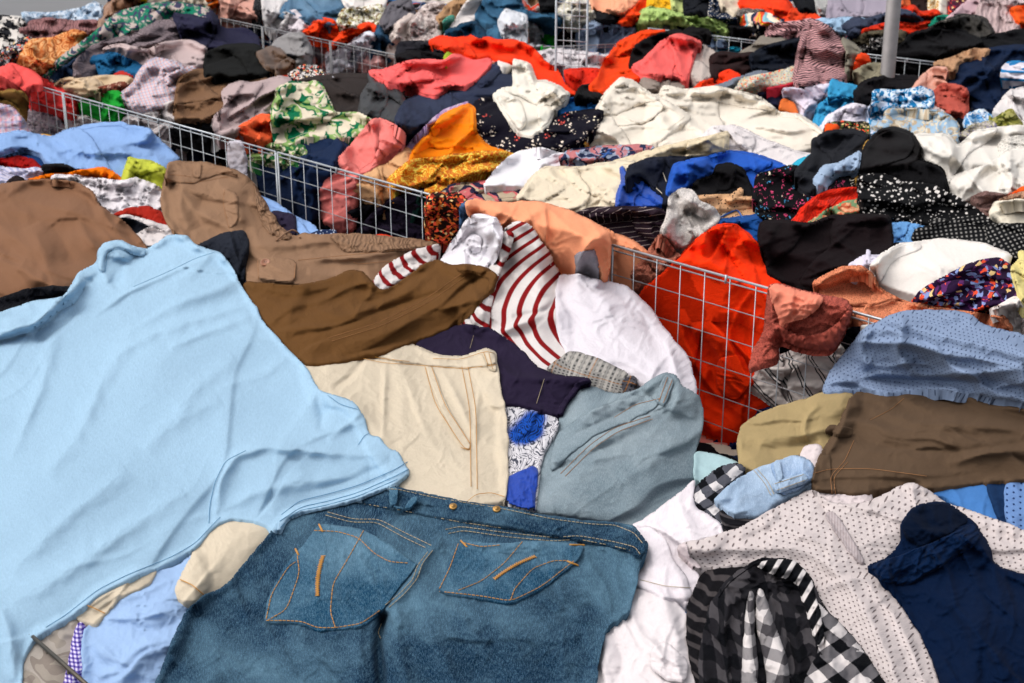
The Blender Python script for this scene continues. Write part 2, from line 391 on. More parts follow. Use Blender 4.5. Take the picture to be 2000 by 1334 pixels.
# ------------------------------------------------------------------ cloth materials (all procedural)
def lin(hx):
    r = [int(hx[i:i + 2], 16) / 255.0 for i in (0, 2, 4)]
    return [((c + 0.055) / 1.055) ** 2.4 if c > 0.04045 else c / 12.92 for c in r]
ALB = 0.88
def rgba(hx, k=None):
    c = [v ** 1.05 * 1.0 for v in lin(hx)]; k = ALB if k is None else k
    return (min(c[0] * k, .83), min(c[1] * k, .83), min(c[2] * k, .83), 1)
class NT:
    def __init__(s, name):
        s.m = bpy.data.materials.new(name); s.m.use_nodes = True; s.t = s.m.node_tree; s.n = s.t.nodes; s.l = s.t.links
        s.b = s.n['Principled BSDF']; s.out = s.n['Material Output']
        s.uv = s.n.new('ShaderNodeTexCoord').outputs['UV']
    def new(s, t, **k):
        n = s.n.new(t)
        for a, b in k.items():
            if a.startswith('i_'): s.set(n.inputs[a[2:]], b)
            else: setattr(n, a, b)
        return n
    def set(s, sock, v):
        if isinstance(v, bpy.types.NodeSocket): s.l.new(v, sock)
        else: sock.default_value = v
    def math(s, op, a, b=0.0, c=None, clamp=False):
        n = s.n.new('ShaderNodeMath'); n.operation = op; n.use_clamp = clamp; s.set(n.inputs[0], a); s.set(n.inputs[1], b)
        if c is not None: s.set(n.inputs[2], c)
        return n.outputs[0]
    def mix(s, f, a, b, mode='MIX'):
        n = s.n.new('ShaderNodeMix'); n.data_type = 'RGBA'; n.blend_type = mode
        s.set(n.inputs[0], f); s.set(n.inputs[6], a); s.set(n.inputs[7], b); return n.outputs[2]
    def noise(s, scale, detail=3.0, rough=.55, vec=None, dist=0.0):
        n = s.n.new('ShaderNodeTexNoise'); s.set(n.inputs['Vector'], vec if vec is not None else s.uv)
        n.inputs['Scale'].default_value = scale; n.inputs['Detail'].default_value = detail; n.inputs['Roughness'].default_value = rough
        n.inputs['Distortion'].default_value = dist; return n
    def vor(s, scale, feature='F1', vec=None, rand=1.0):
        n = s.n.new('ShaderNodeTexVoronoi'); n.feature = feature; s.set(n.inputs['Vector'], vec if vec is not None else s.uv)
        n.inputs['Scale'].default_value = scale; n.inputs['Randomness'].default_value = rand; return n
    def vec(s, sc=(1, 1, 1), rot=0.0, loc=(0, 0, 0), src=None):
        n = s.n.new('ShaderNodeMapping'); s.set(n.inputs['Vector'], src if src is not None else s.uv)
        n.inputs['Scale'].default_value = sc; n.inputs['Rotation'].default_value = (0, 0, math.radians(rot)); n.inputs['Location'].default_value = loc
        return n.outputs[0]
    def warp(s, scale, amt, src=None):
        n = s.noise(scale, 2.0, vec=src); v = s.n.new('ShaderNodeVectorMath'); v.operation = 'MULTIPLY_ADD'
        s.l.new(n.outputs['Color'], v.inputs[0]); v.inputs[1].default_value = (amt, amt, amt)
        s.set(v.inputs[2], src if src is not None else s.uv); return v.outputs[0]
    def xy(s, src=None):
        n = s.n.new('ShaderNodeSeparateXYZ'); s.set(n.inputs[0], src if src is not None else s.uv); return n.outputs[0], n.outputs[1]
    def ramp(s, f, stops, const=True):
        n = s.n.new('ShaderNodeValToRGB'); n.color_ramp.interpolation = 'CONSTANT' if const else 'LINEAR'
        e = n.color_ramp.elements; e[0].position = stops[0][0]; e[0].color = stops[0][1]
        e[1].position = stops[1][0]; e[1].color = stops[1][1]
        for p, c in stops[2:]:
            k = e.new(p); k.color = c
        s.l.new(f, n.inputs[0]); return n.outputs[0]
    def frac(s, a, per, ph=0.0): return s.math('FRACT', s.math('MULTIPLY_ADD', a, 1.0 / per, ph + 100.0))
    def step(s, a, th, soft=0.06):
        n = s.n.new('ShaderNodeMapRange'); n.interpolation_type = 'SMOOTHSTEP'; s.set(n.inputs[0], a)
        n.inputs[1].default_value = th - soft; n.inputs[2].default_value = th + soft; return n.outputs[0]
    def bar(s, a, per, duty, soft=.04, ph=0.0):               # 1 inside the stripe
        f = s.frac(a, per, ph); t = s.math('ABSOLUTE', s.math('SUBTRACT', f, 0.5)); return s.math('SUBTRACT', 1.0, s.step(t, duty / 2, soft))
def finish(t, col, bump_extra=None, rough=.88, sheen=.01, weave=1.0, wr=1.0, var=.10, spec=.1, twill=False):
    """colour with slight unevenness, small wrinkles and weave as relief"""
    f = t.noise(9, 4.0, .6).outputs[0]; g = t.noise(220, 2.0, .7).outputs[0]
    v = t.math('MULTIPLY_ADD', f, var * 1.6, 1 - var * .8)
    v = t.math('MULTIPLY', v, t.math('MULTIPLY_ADD', g, .16, .92))
    hs = t.new('ShaderNodeVectorMath', operation='SCALE'); t.l.new(col, hs.inputs[0]); t.l.new(v, hs.inputs['Scale'])
    t.l.new(hs.outputs[0], t.b.inputs['Base Color'])
    t.b.inputs['Roughness'].default_value = rough; t.b.inputs['Sheen Weight'].default_value = sheen; t.b.inputs['Sheen Roughness'].default_value = .45
    t.b.inputs['Specular IOR Level'].default_value = .5; t.b.inputs['IOR'].default_value = 1.0 + spec * .8      # cloth fibres hardly mirror
    hgt = t.math('MULTIPLY', t.noise(16, 3.0, .55, dist=.8).outputs[0], .0055 * wr)
    n2 = t.noise(55, 3.0, .6, vec=t.warp(12, .03)).outputs[0]
    hgt = t.math('ADD', hgt, t.math('MULTIPLY', t.math('ABSOLUTE', t.math('SUBTRACT', n2, .5)), .0025 * wr))
    x, y = t.xy()
    if weave:
        if twill:
            k = t.math('SINE', t.math('MULTIPLY', t.math('ADD', x, y), 2200.0)); amp = .00022
        else:
            k = t.math('MULTIPLY', t.math('SINE', t.math('MULTIPLY', x, 2600.0)), t.math('SINE', t.math('MULTIPLY', y, 2600.0))); amp = .00016
        hgt = t.math('ADD', hgt, t.math('MULTIPLY', k, amp * weave))
    if bump_extra is not None: hgt = t.math('ADD', hgt, bump_extra)
    bp = t.new('ShaderNodeBump'); bp.inputs['Strength'].default_value = 1.0; bp.inputs['Distance'].default_value = 1.0
    t.l.new(hgt, bp.inputs['Height']); t.l.new(bp.outputs[0], t.b.inputs['Normal'])
    return t.m
MC = {}
def M(kind, c1='888888', c2='ffffff', c3='000000', s=1.0, r=0.0):
    key = (kind, c1, c2, c3, s, r)
    if key in MC: return MC[key]
    t = NT('cloth_' + kind); A, B, C = rgba(c1), rgba(c2), rgba(c3)
    def const(c):
        n = t.new('ShaderNodeRGB'); n.outputs[0].default_value = c; return n.outputs[0]
    uv = t.vec(rot=r) if r else t.uv
    x, y = t.xy(uv)
    if kind == 'cotton': m = finish(t, const(A))
    elif kind == 'smooth': m = finish(t, const(A), rough=.7, sheen=.015, wr=.45, weave=.4, var=.05)
    elif kind == 'satin': m = finish(t, const(A), rough=.5, sheen=.02, wr=.6, weave=0, var=.05, spec=.3)
    elif kind == 'knit':
        b = t.math('MULTIPLY', t.math('SINE', t.math('MULTIPLY', x, 900.0 / s)), .0005)
        m = finish(t, const(A), b, rough=.95, sheen=.015, wr=.6)
    elif kind == 'jersey':
        f = t.noise(420, 3, .75, vec=t.vec((1, .3, 1), rot=-35)).outputs[0]; c = t.mix(t.math('MULTIPLY_ADD', f, 2.4, -.7, clamp=True), rgba(c1, .86), rgba(c1, .98))
        m = finish(t, c, t.math('MULTIPLY', f, .0004), rough=.95, sheen=.015, wr=.5, var=.06)
    elif kind == 'twill': m = finish(t, const(A), rough=.9, wr=1.0, twill=True, var=.12)
    elif kind == 'denim':
        f1 = t.noise(5.0, 3, .6).outputs[0]; f2 = t.noise(700, 2, .75, vec=t.vec((1, .22, 1), rot=8)).outputs[0]; f3 = t.noise(26, 4, .7, vec=t.warp(9, .04)).outputs[0]
        w_ = t.math('ADD', t.math('MULTIPLY', t.step(f1, .55, .14), .38), t.math('MULTIPLY', t.step(f3, .6, .14), .2))
        c = t.mix(w_, A, B); c = t.mix(t.math('MULTIPLY', t.step(f2, .56, .16), .26), c, rgba(c2, 1.15)); f4 = t.noise(1100, 1, .5, vec=t.vec((1, .5, 1), rot=8)).outputs[0]; c = t.mix(t.math('MULTIPLY', t.step(f4, .64, .04), .25), c, rgba(c2, 1.3))
        m = finish(t, c, t.math('MULTIPLY', f2, .0006), rough=.92, sheen=.015, wr=.9, twill=True, var=.2)
    elif kind == 'crinkle':
        vv = t.warp(20, .05, uv); a_, b_ = t.xy(vv); k = t.math('SINE', t.math('MULTIPLY', a_, 260.0 / s))
        m = finish(t, t.mix(t.step(k, -.3, .7), rgba(c1, .7), A), t.math('MULTIPLY', k, .0028 * s), sheen=.015)
    elif kind == 'stripe':
        m = finish(t, t.mix(t.bar(x, .03 * s, .35), A, B), wr=.5)
    elif kind == 'duo':                                        # pairs of thin dark stripes
        k = t.math('MAXIMUM', t.bar(x, .034 * s, .07, .02), t.bar(x, .034 * s, .07, .02, .16)); m = finish(t, t.mix(k, A, B), wr=.5)
    elif kind == 'pin': m = finish(t, t.mix(t.math('MULTIPLY', t.bar(x, .019 * s, .09, .03), .75), A, B), wr=.5)
    elif kind == 'fine': m = finish(t, t.mix(t.bar(x, .008 * s, .4, .1), A, B), wr=.6)
    elif kind == 'wavy':
        vv = t.warp(14, .045, uv); a_, b_ = t.xy(vv); k = t.bar(b_, .014 * s, .42, .1)
        m = finish(t, t.mix(k, A, B), t.math('MULTIPLY', k, .001), wr=.5)
    elif kind == 'multi':
        k = t.frac(x, .11 * s); k2 = t.noise(12, 1).outputs[0]
        m = finish(t, t.ramp(t.math('FRACT', t.math('ADD', k, k2)), [(0, A), (.2, B), (.38, C), (.5, rgba('f2c13c')), (.62, rgba('e8542c')), (.78, rgba('8fc3cc')), (.9, rgba('f3e6d2'))]))
    elif kind == 'gingham':
        k = t.math('ADD', t.bar(x, .045 * s, .5, .02), t.bar(y, .045 * s, .5, .02))
        m = finish(t, t.ramp(t.math('MULTIPLY', k, .5), [(0, A), (.3, B), (.8, C)]), wr=.5)
    elif kind == 'plaid':
        k = t.mix(t.math('MULTIPLY', t.bar(x, .03 * s, .3, .06), .6), A, B); k = t.mix(t.math('MULTIPLY', t.bar(y, .03 * s, .3, .06), .5), k, C)
        k = t.mix(t.math('MULTIPLY', t.bar(x, .03 * s, .08, .03, .5), .6), k, C); m = finish(t, k, wr=.7)
    elif kind == 'glen':
        fine = t.math('MULTIPLY', t.bar(x, .008, .5, .12), t.bar(y, .008, .5, .12)); big = t.math('MAXIMUM', t.bar(x, .06, .42, .02), t.bar(y, .06, .42, .02))
        k = t.mix(t.math('MULTIPLY', fine, .8), A, B); k = t.mix(t.math('MULTIPLY', big, t.math('MULTIPLY', t.bar(x, .012, .5, .1), .6)), k, C)
        o_ = t.math('MAXIMUM', t.bar(x, .07, .03, .01, .55), t.bar(y, .07, .03, .01, .55)); k = t.mix(t.math('MULTIPLY', o_, .5), k, rgba('b5793c')); m = finish(t, k, wr=.4)
    elif kind == 'dots':
        v = t.vor(75 / s, vec=uv, rand=.75); k = t.math('SUBTRACT', 1.0, t.step(v.outputs['Distance'], .34, .05)); m = finish(t, t.mix(k, A, B), wr=.5)
    elif kind == 'specks':                                     # small marks in a regular staggered grid
        a_ = t.math('ADD', t.frac(x, .011 * s), -.5); row = t.math('FLOOR', t.math('MULTIPLY', x, 1 / (.011 * s))); b_ = t.math('ADD', t.frac(t.math('ADD', y, t.math('MULTIPLY', row, .0055 * s)), .011 * s), -.5)
        d = t.math('SQRT', t.math('ADD', t.math('MULTIPLY', a_, a_), t.math('MULTIPLY', b_, b_))); k = t.math('SUBTRACT', 1.0, t.step(d, .15, .05))
        c = t.mix(k, A, B)
        m = finish(t, c, t.math('MULTIPLY', k, -.002), wr=.4, rough=.8)
    elif kind == 'floral':                                     # scattered small flowers
        vv = t.warp(60, .012, uv); v = t.vor(34 / s, vec=vv); v2 = t.vor(110 / s, vec=vv)
        pet = t.math('SUBTRACT', 1.0, t.step(v2.outputs['Distance'], .38, .06)); zone = t.math('SUBTRACT', 1.0, t.step(v.outputs['Distance'], .42, .05))
        sep = t.new('ShaderNodeSeparateColor'); t.l.new(v.outputs['Color'], sep.inputs[0])
        pc = t.ramp(sep.outputs[0], [(0, B), (.4, C), (.62, rgba('e9dcc4')), (.8, B)])
        m = finish(t, t.mix(t.math('MULTIPLY', pet, zone), A, pc), wr=.5)
    elif kind == 'bloom':                                      # large painted leaves and petals
        vv = t.warp(14 / s, .09 * s, uv); n_ = t.noise(15 / s, 1.0, .4, vec=vv).outputs[0]; n2 = t.noise(38 / s, 2.0, .5, vec=vv).outputs[0]
        c = t.ramp(n_, [(0, A), (.42, B), (.5, C), (.6, A), (.68, B)]); c = t.mix(t.math('MULTIPLY', t.step(n2, .58, .02), .8), c, C); m = finish(t, c, wr=.5)
    elif kind == 'paisley':
        vv = t.warp(40 / s, .03 * s, uv); v = t.vor(36 / s, 'SMOOTH_F1', vec=vv); k = t.math('FRACT', t.math('MULTIPLY', v.outputs['Distance'], 4.2))
        n_ = t.noise(20 / s, 1, vec=uv).outputs[0]; c = t.ramp(k, [(0, A), (.35, B), (.55, A), (.75, C)]); c = t.mix(t.math('MULTIPLY', t.step(n_, .6, .02), .7), c, B); m = finish(t, c, wr=.5)
    elif kind == 'confetti':
        vv = t.warp(70, .012, uv); v = t.vor(85 / s, vec=vv); sep = t.new('ShaderNodeSeparateColor'); t.l.new(v.outputs['Color'], sep.inputs[0])
        c = t.ramp(sep.outputs[0], [(0, A), (.38, B), (.55, C), (.7, rgba('ef5a3c')), (.8, rgba('e6c48a')), (.86, A)])
        m = finish(t, c, wr=.5)
    elif kind == 'leopard':
        vv = t.warp(60, .01, uv); v = t.vor(90 / s, vec=vv); n_ = t.noise(30, 2).outputs[0]
        k = t.math('MULTIPLY', t.math('SUBTRACT', 1.0, t.step(v.outputs['Distance'], .3, .05)), t.step(n_, .47, .05)); m = finish(t, t.mix(k, A, B), wr=.5)
    elif kind == 'sketch':                                     # inky wavy hair-like drawing
        vv = t.warp(16, .08, uv); v = t.vec((1, .25, 1), 30, src=vv); n_ = t.noise(60, 2, .5, vec=v).outputs[0]; n3 = t.noise(7, 1, vec=uv).outputs[0]
        k = t.bar(n_, .09, .32, .08); c = t.mix(t.step(n3, .64, .03), A, C); c = t.mix(t.math('MULTIPLY', k, .9), c, B); m = finish(t, c, wr=.4)
    elif kind == 'lace':
        v = t.vor(190 / s, 'DISTANCE_TO_EDGE', vec=uv); v2 = t.vor(45 / s, vec=uv); k = t.step(v.outputs['Distance'], .16, .08)
        c = t.mix(t.math('MULTIPLY', k, .65), A, rgba(c1, .45)); m = finish(t, c, t.math('MULTIPLY', k, -.0016), sheen=.015, wr=.8)
    elif kind == 'tweed':
        k = t.math('MULTIPLY', t.bar(x, .008 * s, .4, .1), t.bar(y, .008 * s, .45, .1)); m = finish(t, t.mix(k, A, B))
    else: raise ValueError(kind)
    MC[key] = m; return m
def simple(name, col, rough=.5, metal=0.0, spec=.5, nz=0.0):
    t = NT(name); t.b.inputs['Metallic'].default_value = metal; t.b.inputs['Roughness'].default_value = rough; t.b.inputs['Specular IOR Level'].default_value = spec
    oc = t.n[t.n.keys()[0]]
    tc = t.new('ShaderNodeTexCoord'); f = t.noise(30, 4, .6, vec=tc.outputs['Object']).outputs[0]
    t.l.new(t.mix(t.step(f, .5, .3), tuple(c * (1 - nz) for c in col[:3]) + (1,), col), t.b.inputs['Base Color'])
    return t.m
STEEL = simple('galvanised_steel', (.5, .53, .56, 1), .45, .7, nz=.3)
STEELFAR = simple('darker_steel', (.30, .30, .31, 1), .5, .6, nz=.3)  # a darker tone of steel, used for far panels
POLE = simple('dull_aluminium', (.27, .25, .245, 1), .5, .6, nz=.2)
THO = simple('orange_thread', rgba('cf9440'), .7, nz=.25)
THD = simple('rust_thread', rgba('b27c4a'), .7, nz=.25)
THL = simple('pale_thread', rgba('b9a888'), .8, nz=.25)
THB = simple('blue_thread', rgba('4f8fb8'), .8, nz=.2)
BRASS = simple('old_brass', (.42, .24, .08, 1), .4, .9, nz=.4)
BRB = simple('brown_plastic', rgba('b0795c'), .45, nz=.1)
DARK = simple('dark_hole', (.02, .015, .012, 1), .9)
# ------------------------------------------------------------------ the place: ground, heaps, far kerb
def g(row, name, cat, label, poly, mat, grp=None, parts=(), lines=(), **k):
    o = sheet(name, poly, mat, row=row, **k)
    if o:
        tag(o, label, cat, grp)
        for (pn, pp, pm, pk) in parts:
            pk = dict(pk); pk.setdefault('q', 2); pk.setdefault('h', 2); pk.setdefault('p', .08); pk.setdefault('lift', .003); pk.setdefault('wob', .6)
            sheet(pn, pp, pm or mat, row=row, parent=o, follow=True, **pk)
        for (ln, lp, lm, lr) in lines:
            for l_ in lp: tube(ln, on_cloth(l_, .001 + lr), lr, lm, o, 6)
    return o
def quad_obj(name, V, F, mat): return mesh_obj(name, np.array(V, float), np.array(F), mat, smooth=False)
gm = NT('asphalt'); gtc = gm.new('ShaderNodeTexCoord').outputs['Object']
gn = gm.noise(60, 5, .7, vec=gtc).outputs[0]; gn2 = gm.noise(.8, 4, .6, vec=gtc).outputs[0]
gm.l.new(gm.mix(gm.math('MULTIPLY_ADD', gn, .5, gm.math('MULTIPLY', gn2, .5), clamp=True), (.09, .09, .095, 1), (.22, .22, .225, 1)), gm.b.inputs['Base Color']); gm.b.inputs['Roughness'].default_value = .95
gv = [(-150 + 300 * i / 6, -60 + 400 * j / 6, 0) for j in range(7) for i in range(7)]
tag(quad_obj('ground', gv, [(j * 7 + i, j * 7 + i + 1, j * 7 + i + 8, j * 7 + i + 7) for j in range(6) for i in range(6)], gm.m), 'grey asphalt ground seen beyond the last heap at top left', None, None, 'structure')

# the body of the heaps: mixed cloth under everything that can be told apart
hm = NT('cloth_heap_mix'); hv = hm.vor(9, vec=hm.warp(6, .12)); hs_ = hm.new('ShaderNodeSeparateColor'); hm.l.new(hv.outputs['Color'], hs_.inputs[0])
hc = hm.ramp(hs_.outputs[0], [(0, rgba('1b1c22')), (.13, rgba('24304a')), (.24, rgba('d9d2ce')), (.36, rgba('e0421f')), (.44, rgba('b9aeb2')), (.54, rgba('2f6ea8')), (.62, rgba('8a6a50')), (.7, rgba('d9867c')), (.78, rgba('15161a')), (.9, rgba('cfc4b4'))])
hmat = finish(hm, hc)
def heap(row, name, label, x0, y0, x1, y1, cut=None):
    X, Y = np.meshgrid(np.arange(x0, x1, 7.0), np.arange(y0, y1, 7.0))
    Z = base_h(row)
    Z = np.minimum(Z, row_cap(3, PX, PY, 1.8)) if row > 1 else Z
    Zs = sampleZ(np.maximum(Z, .4), X, Y)
    if row == 1:
        pa, pb = pos(*FA[0], RAIL), pos(*FA[1], RAIL); nn = np.array([-(pb - pa)[1], (pb - pa)[0]]); nn /= np.linalg.norm(nn)
        pp = pos(X, Y, .75); dd = np.abs((pp[..., 0] - pa[0]) * nn[0] + (pp[..., 1] - pa[1]) * nn[1]); Zs = np.minimum(Zs, .3 + .75 * dd)
    S = scale(X, Y, Zs)
    Zs = Zs - 0.012 + S * 9 * crumple(X, Y, 34, 900 + row) + S * 5 * fold_field(X, Y, 20, 30, 910 + row)
    if row > 1: Zs = np.minimum(Zs, row_cap(3, X, Y, 1.4))
    V = pos(X, Y, Zs); ok = np.ones(X.shape, bool) if cut is None else ~cut(X, Y)
    idx = np.arange(X.size).reshape(X.shape); c = ok[:-1, :-1] & ok[1:, 1:]
    if row == 1: c &= (zA(X, Y)[:-1, :-1] < Zs[:-1, :-1] + .02)
    else: c &= (np.abs(Y[:-1, :-1]) < 1e9)
    F = np.stack([idx[1:, :-1][c], idx[1:, 1:][c], idx[:-1, 1:][c], idx[:-1, :-1][c]], 1)
    uvx = V[..., :2].reshape(-1, 2)
    o = mesh_obj(name, V.reshape(-1, 3), F, hmat, uvx); tag(o, label, None, None, 'stuff'); return o
corner = lambda X, Y: (Y < 30 + 0 * X) & (X < 205)
heap(2, 'mixed_clothes', 'jumbled clothes deep inside the heaps of the back bins', -420, -55, 2420, 900, corner)
heap(1, 'mixed_clothes', 'jumbled clothes deep inside the nearest bin', -420, 150, 2420, 1640)
kb = [(-9, 13.2, 0), (-1.6, 13.2, 0), (-1.6, 13.6, 0), (-9, 13.6, 0)]
kv = kb + [(a, b, .14) for a, b, c in kb]
tag(quad_obj('kerb', kv, [(0, 1, 5, 4), (1, 2, 6, 5), (2, 3, 7, 6), (3, 0, 4, 7), (4, 5, 6, 7)], simple('kerb_stone', (.32, .31, .3, 1), .9, nz=.2)), 'pale kerb beyond the far heap', None, None, 'structure')

# ------------------------------------------------------------------ wire mesh fences of the bins
CELL = .07
def wire_fence(p, q, posts, label, y_drop=0.42, cell=CELL, r=0.0012, row_cells=8, cells=None, grp='wire mesh panels of the bins', gap=0.012, STEEL=STEEL):
    """panels along the line from p to q (points of the rail in the photograph); posts: image x of the ends of each panel"""
    A = pos(p[0], p[1], RAIL); Bp = pos(q[0], q[1], RAIL); d = (Bp - A)[:2]; L = np.linalg.norm(d); d /= L
    def at_px(x):                                            # where the line passes under image column x
        a = (x - 1000.0) / FPX; b0 = A[1] / (1) ; # a = X / depth
        z = RAIL - CAM_Z
        # depth = Y*CP - Z*SP ; X = a*depth
        # X = A0 + s*d0, Y = A1 + s*d1
        k = (A[0] - a * (A[1] * CP - z * SP)) / (a * d[1] * CP - d[0]); return k
    out = []
    for (xa, xb, lab) in posts:
        sa, sb = at_px(xa), at_px(xb)
        if sa > sb: sa, sb = sb, sa
        sa += gap / 2; sb -= gap / 2
        o = bpy.data.objects.new('wire_mesh_panel', None); COL.objects.link(o); o.empty_display_size = .05
        base = np.array([A[0] + d[0] * (sa + sb) / 2, A[1] + d[1] * (sa + sb) / 2, 0.0]); o.location = Vector(base)
        tag(o, lab, 'wire fence', grp)
        P = lambda s, z: np.array([A[0] + d[0] * s, A[1] + d[1] * s, z])
        zb = RAIL - y_drop
        R = 0.003
        n = max(2, int(round((sb - sa) / cell))); st = (sb - sa) / n
        rl = tube('top_rail', np.array([P(sa, RAIL), P(sb, RAIL)]), R, STEEL, o); 
        tube('second_rail', np.array([P(sa, RAIL - .012), P(sb, RAIL - .012)]), R * .6, STEEL, o)
        for s_ in (sa, sb): tube('end_post', np.array([P(s_, RAIL + .001), P(s_, 0.0)]), R, STEEL, o)
        tube('bottom_rail', np.array([P(sa, .06), P(sb, .06)]), R, STEEL, o)
        # vertical wires share one mesh
        nrm = np.array([d[1], -d[0], 0]); nrm = nrm if nrm[1] < 0 else -nrm
        vw = None
        for i in range(1, n):
            c = P(sa + st * i, 0) + nrm * .0022
            if vw is None:
                vw = tube('upright_wire', np.array([[0, 0, RAIL - .002], [0, 0, .06]]), r, STEEL, None, 6)
                me = vw.data; off = np.array(vw.location); vw.location = (0, 0, 0); me.transform(Matrix.Translation(Vector(off)))
                w_ = vw; w_.parent = o
            else:
                w_ = vw.copy(); COL.objects.link(w_)
            w_.location = Vector(c - base)
        hw = None
        for j in range(1, int((RAIL - .06) / (cell)) + 1):
            z = RAIL - j * cell
            if z < .08: break
            if hw is None:
                hw = tube('cross_wire', np.array([P(sa, 0) - base, P(sb, 0) - base]), r, STEEL, None, 6)
                off = np.array(hw.location); hw.location = (0, 0, 0); hw.data.transform(Matrix.Translation(Vector(off))); w_ = hw; w_.parent = o
            else: w_ = hw.copy(); COL.objects.link(w_)
            w_.location = (0, 0, z)
        for i in (0.22, .5, .78):
            s_ = sa + (sb - sa) * i; tube('weld_tab', np.array([P(s_, RAIL - .014) + nrm * .004, P(s_, RAIL + .0045) + nrm * .002]), .0028, STEEL, o)
        out.append(o)
    return out
wire_fence(*FA, [(-250, 123, 'leftmost panel of the long wire fence, under the coral cloth'), (123, 540, 'wire panel with green cloth behind and blue shirt before it'),
                 (540, 1193, 'wire panel in the middle, pink sleeve hanging behind its mesh'), (1193, 2600, 'wire panel at right with orange red shirt pressed behind')], '')
wire_fence(*FD, [(1265, 1500, 'short stretch of wire fence below the lime green cloth'), (1500, 1860, 'wire fence beside the grey pole at top right')], '')
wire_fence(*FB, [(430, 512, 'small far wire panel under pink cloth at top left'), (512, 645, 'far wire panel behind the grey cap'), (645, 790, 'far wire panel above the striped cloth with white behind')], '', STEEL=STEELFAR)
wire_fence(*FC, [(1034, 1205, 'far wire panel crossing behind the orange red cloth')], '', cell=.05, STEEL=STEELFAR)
# tall wire corner rising at the top centre
def upright(name, x, ytop, ybot, r, mat, label, cat, grp=None, zb=0.9):
    B_ = pos(x, ybot, zb); 
    o = tube(name, np.array([[B_[0], B_[1], 0.0], [B_[0], B_[1], 2.6]]), r, mat, None, 6); return tag(o, label, cat, grp)
upc = bpy.data.objects.new('tall_wire_rack', None); COL.objects.link(upc); b0 = pos(1085, 160, .9); b1 = pos(1145, 165, .9); upc.location = Vector((b0[0], b0[1], 0))
tag(upc, 'tall wire rack standing among white clothes at top centre', 'wire rack')
for b_ in (b0, b1): tube('post', np.array([[b_[0], b_[1], 0], [b_[0], b_[1], 1.55]]), .005, STEEL, upc)
for k in range(14):
    z = .82 + .05 * k; tube('cross_wire', np.array([[b0[0], b0[1] - .004, z], [b1[0], b1[1] - .004, z]]), .0016, STEEL, upc)
for k in (1, 2, 3):
    f = k / 4.0; c_ = b0 * (1 - f) + b1 * f; tube('upright_wire', np.array([[c_[0], c_[1], .3], [c_[0], c_[1], 1.5]]), .0016, STEEL, upc)
pole_b = pos(1733, 150, .93)
def lathe(name, prof, mat, loc, parent=None, n=24):
    V = [(r * math.cos(2 * math.pi * k / n), r * math.sin(2 * math.pi * k / n), z) for r, z in prof for k in range(n)]
    F = [(i * n + k, i * n + (k + 1) % n, (i + 1) * n + (k + 1) % n, (i + 1) * n + k) for i in range(len(prof) - 1) for k in range(n)]
    o = mesh_obj(name, V, F, mat); o.location = loc
    if parent: o.parent = parent
    return o
pl = lathe('canopy_pole', [(.10, 0), (.10, .012), (.029, .014), (.029, .7), (.0305, .702), (.0305, .86), (.029, .862), (.029, 3.0), (.001, 3.0)], POLE, Vector((pole_b[0], pole_b[1], 0)))
tag(pl, 'grey metal canopy pole standing between heaps at top right', 'pole')

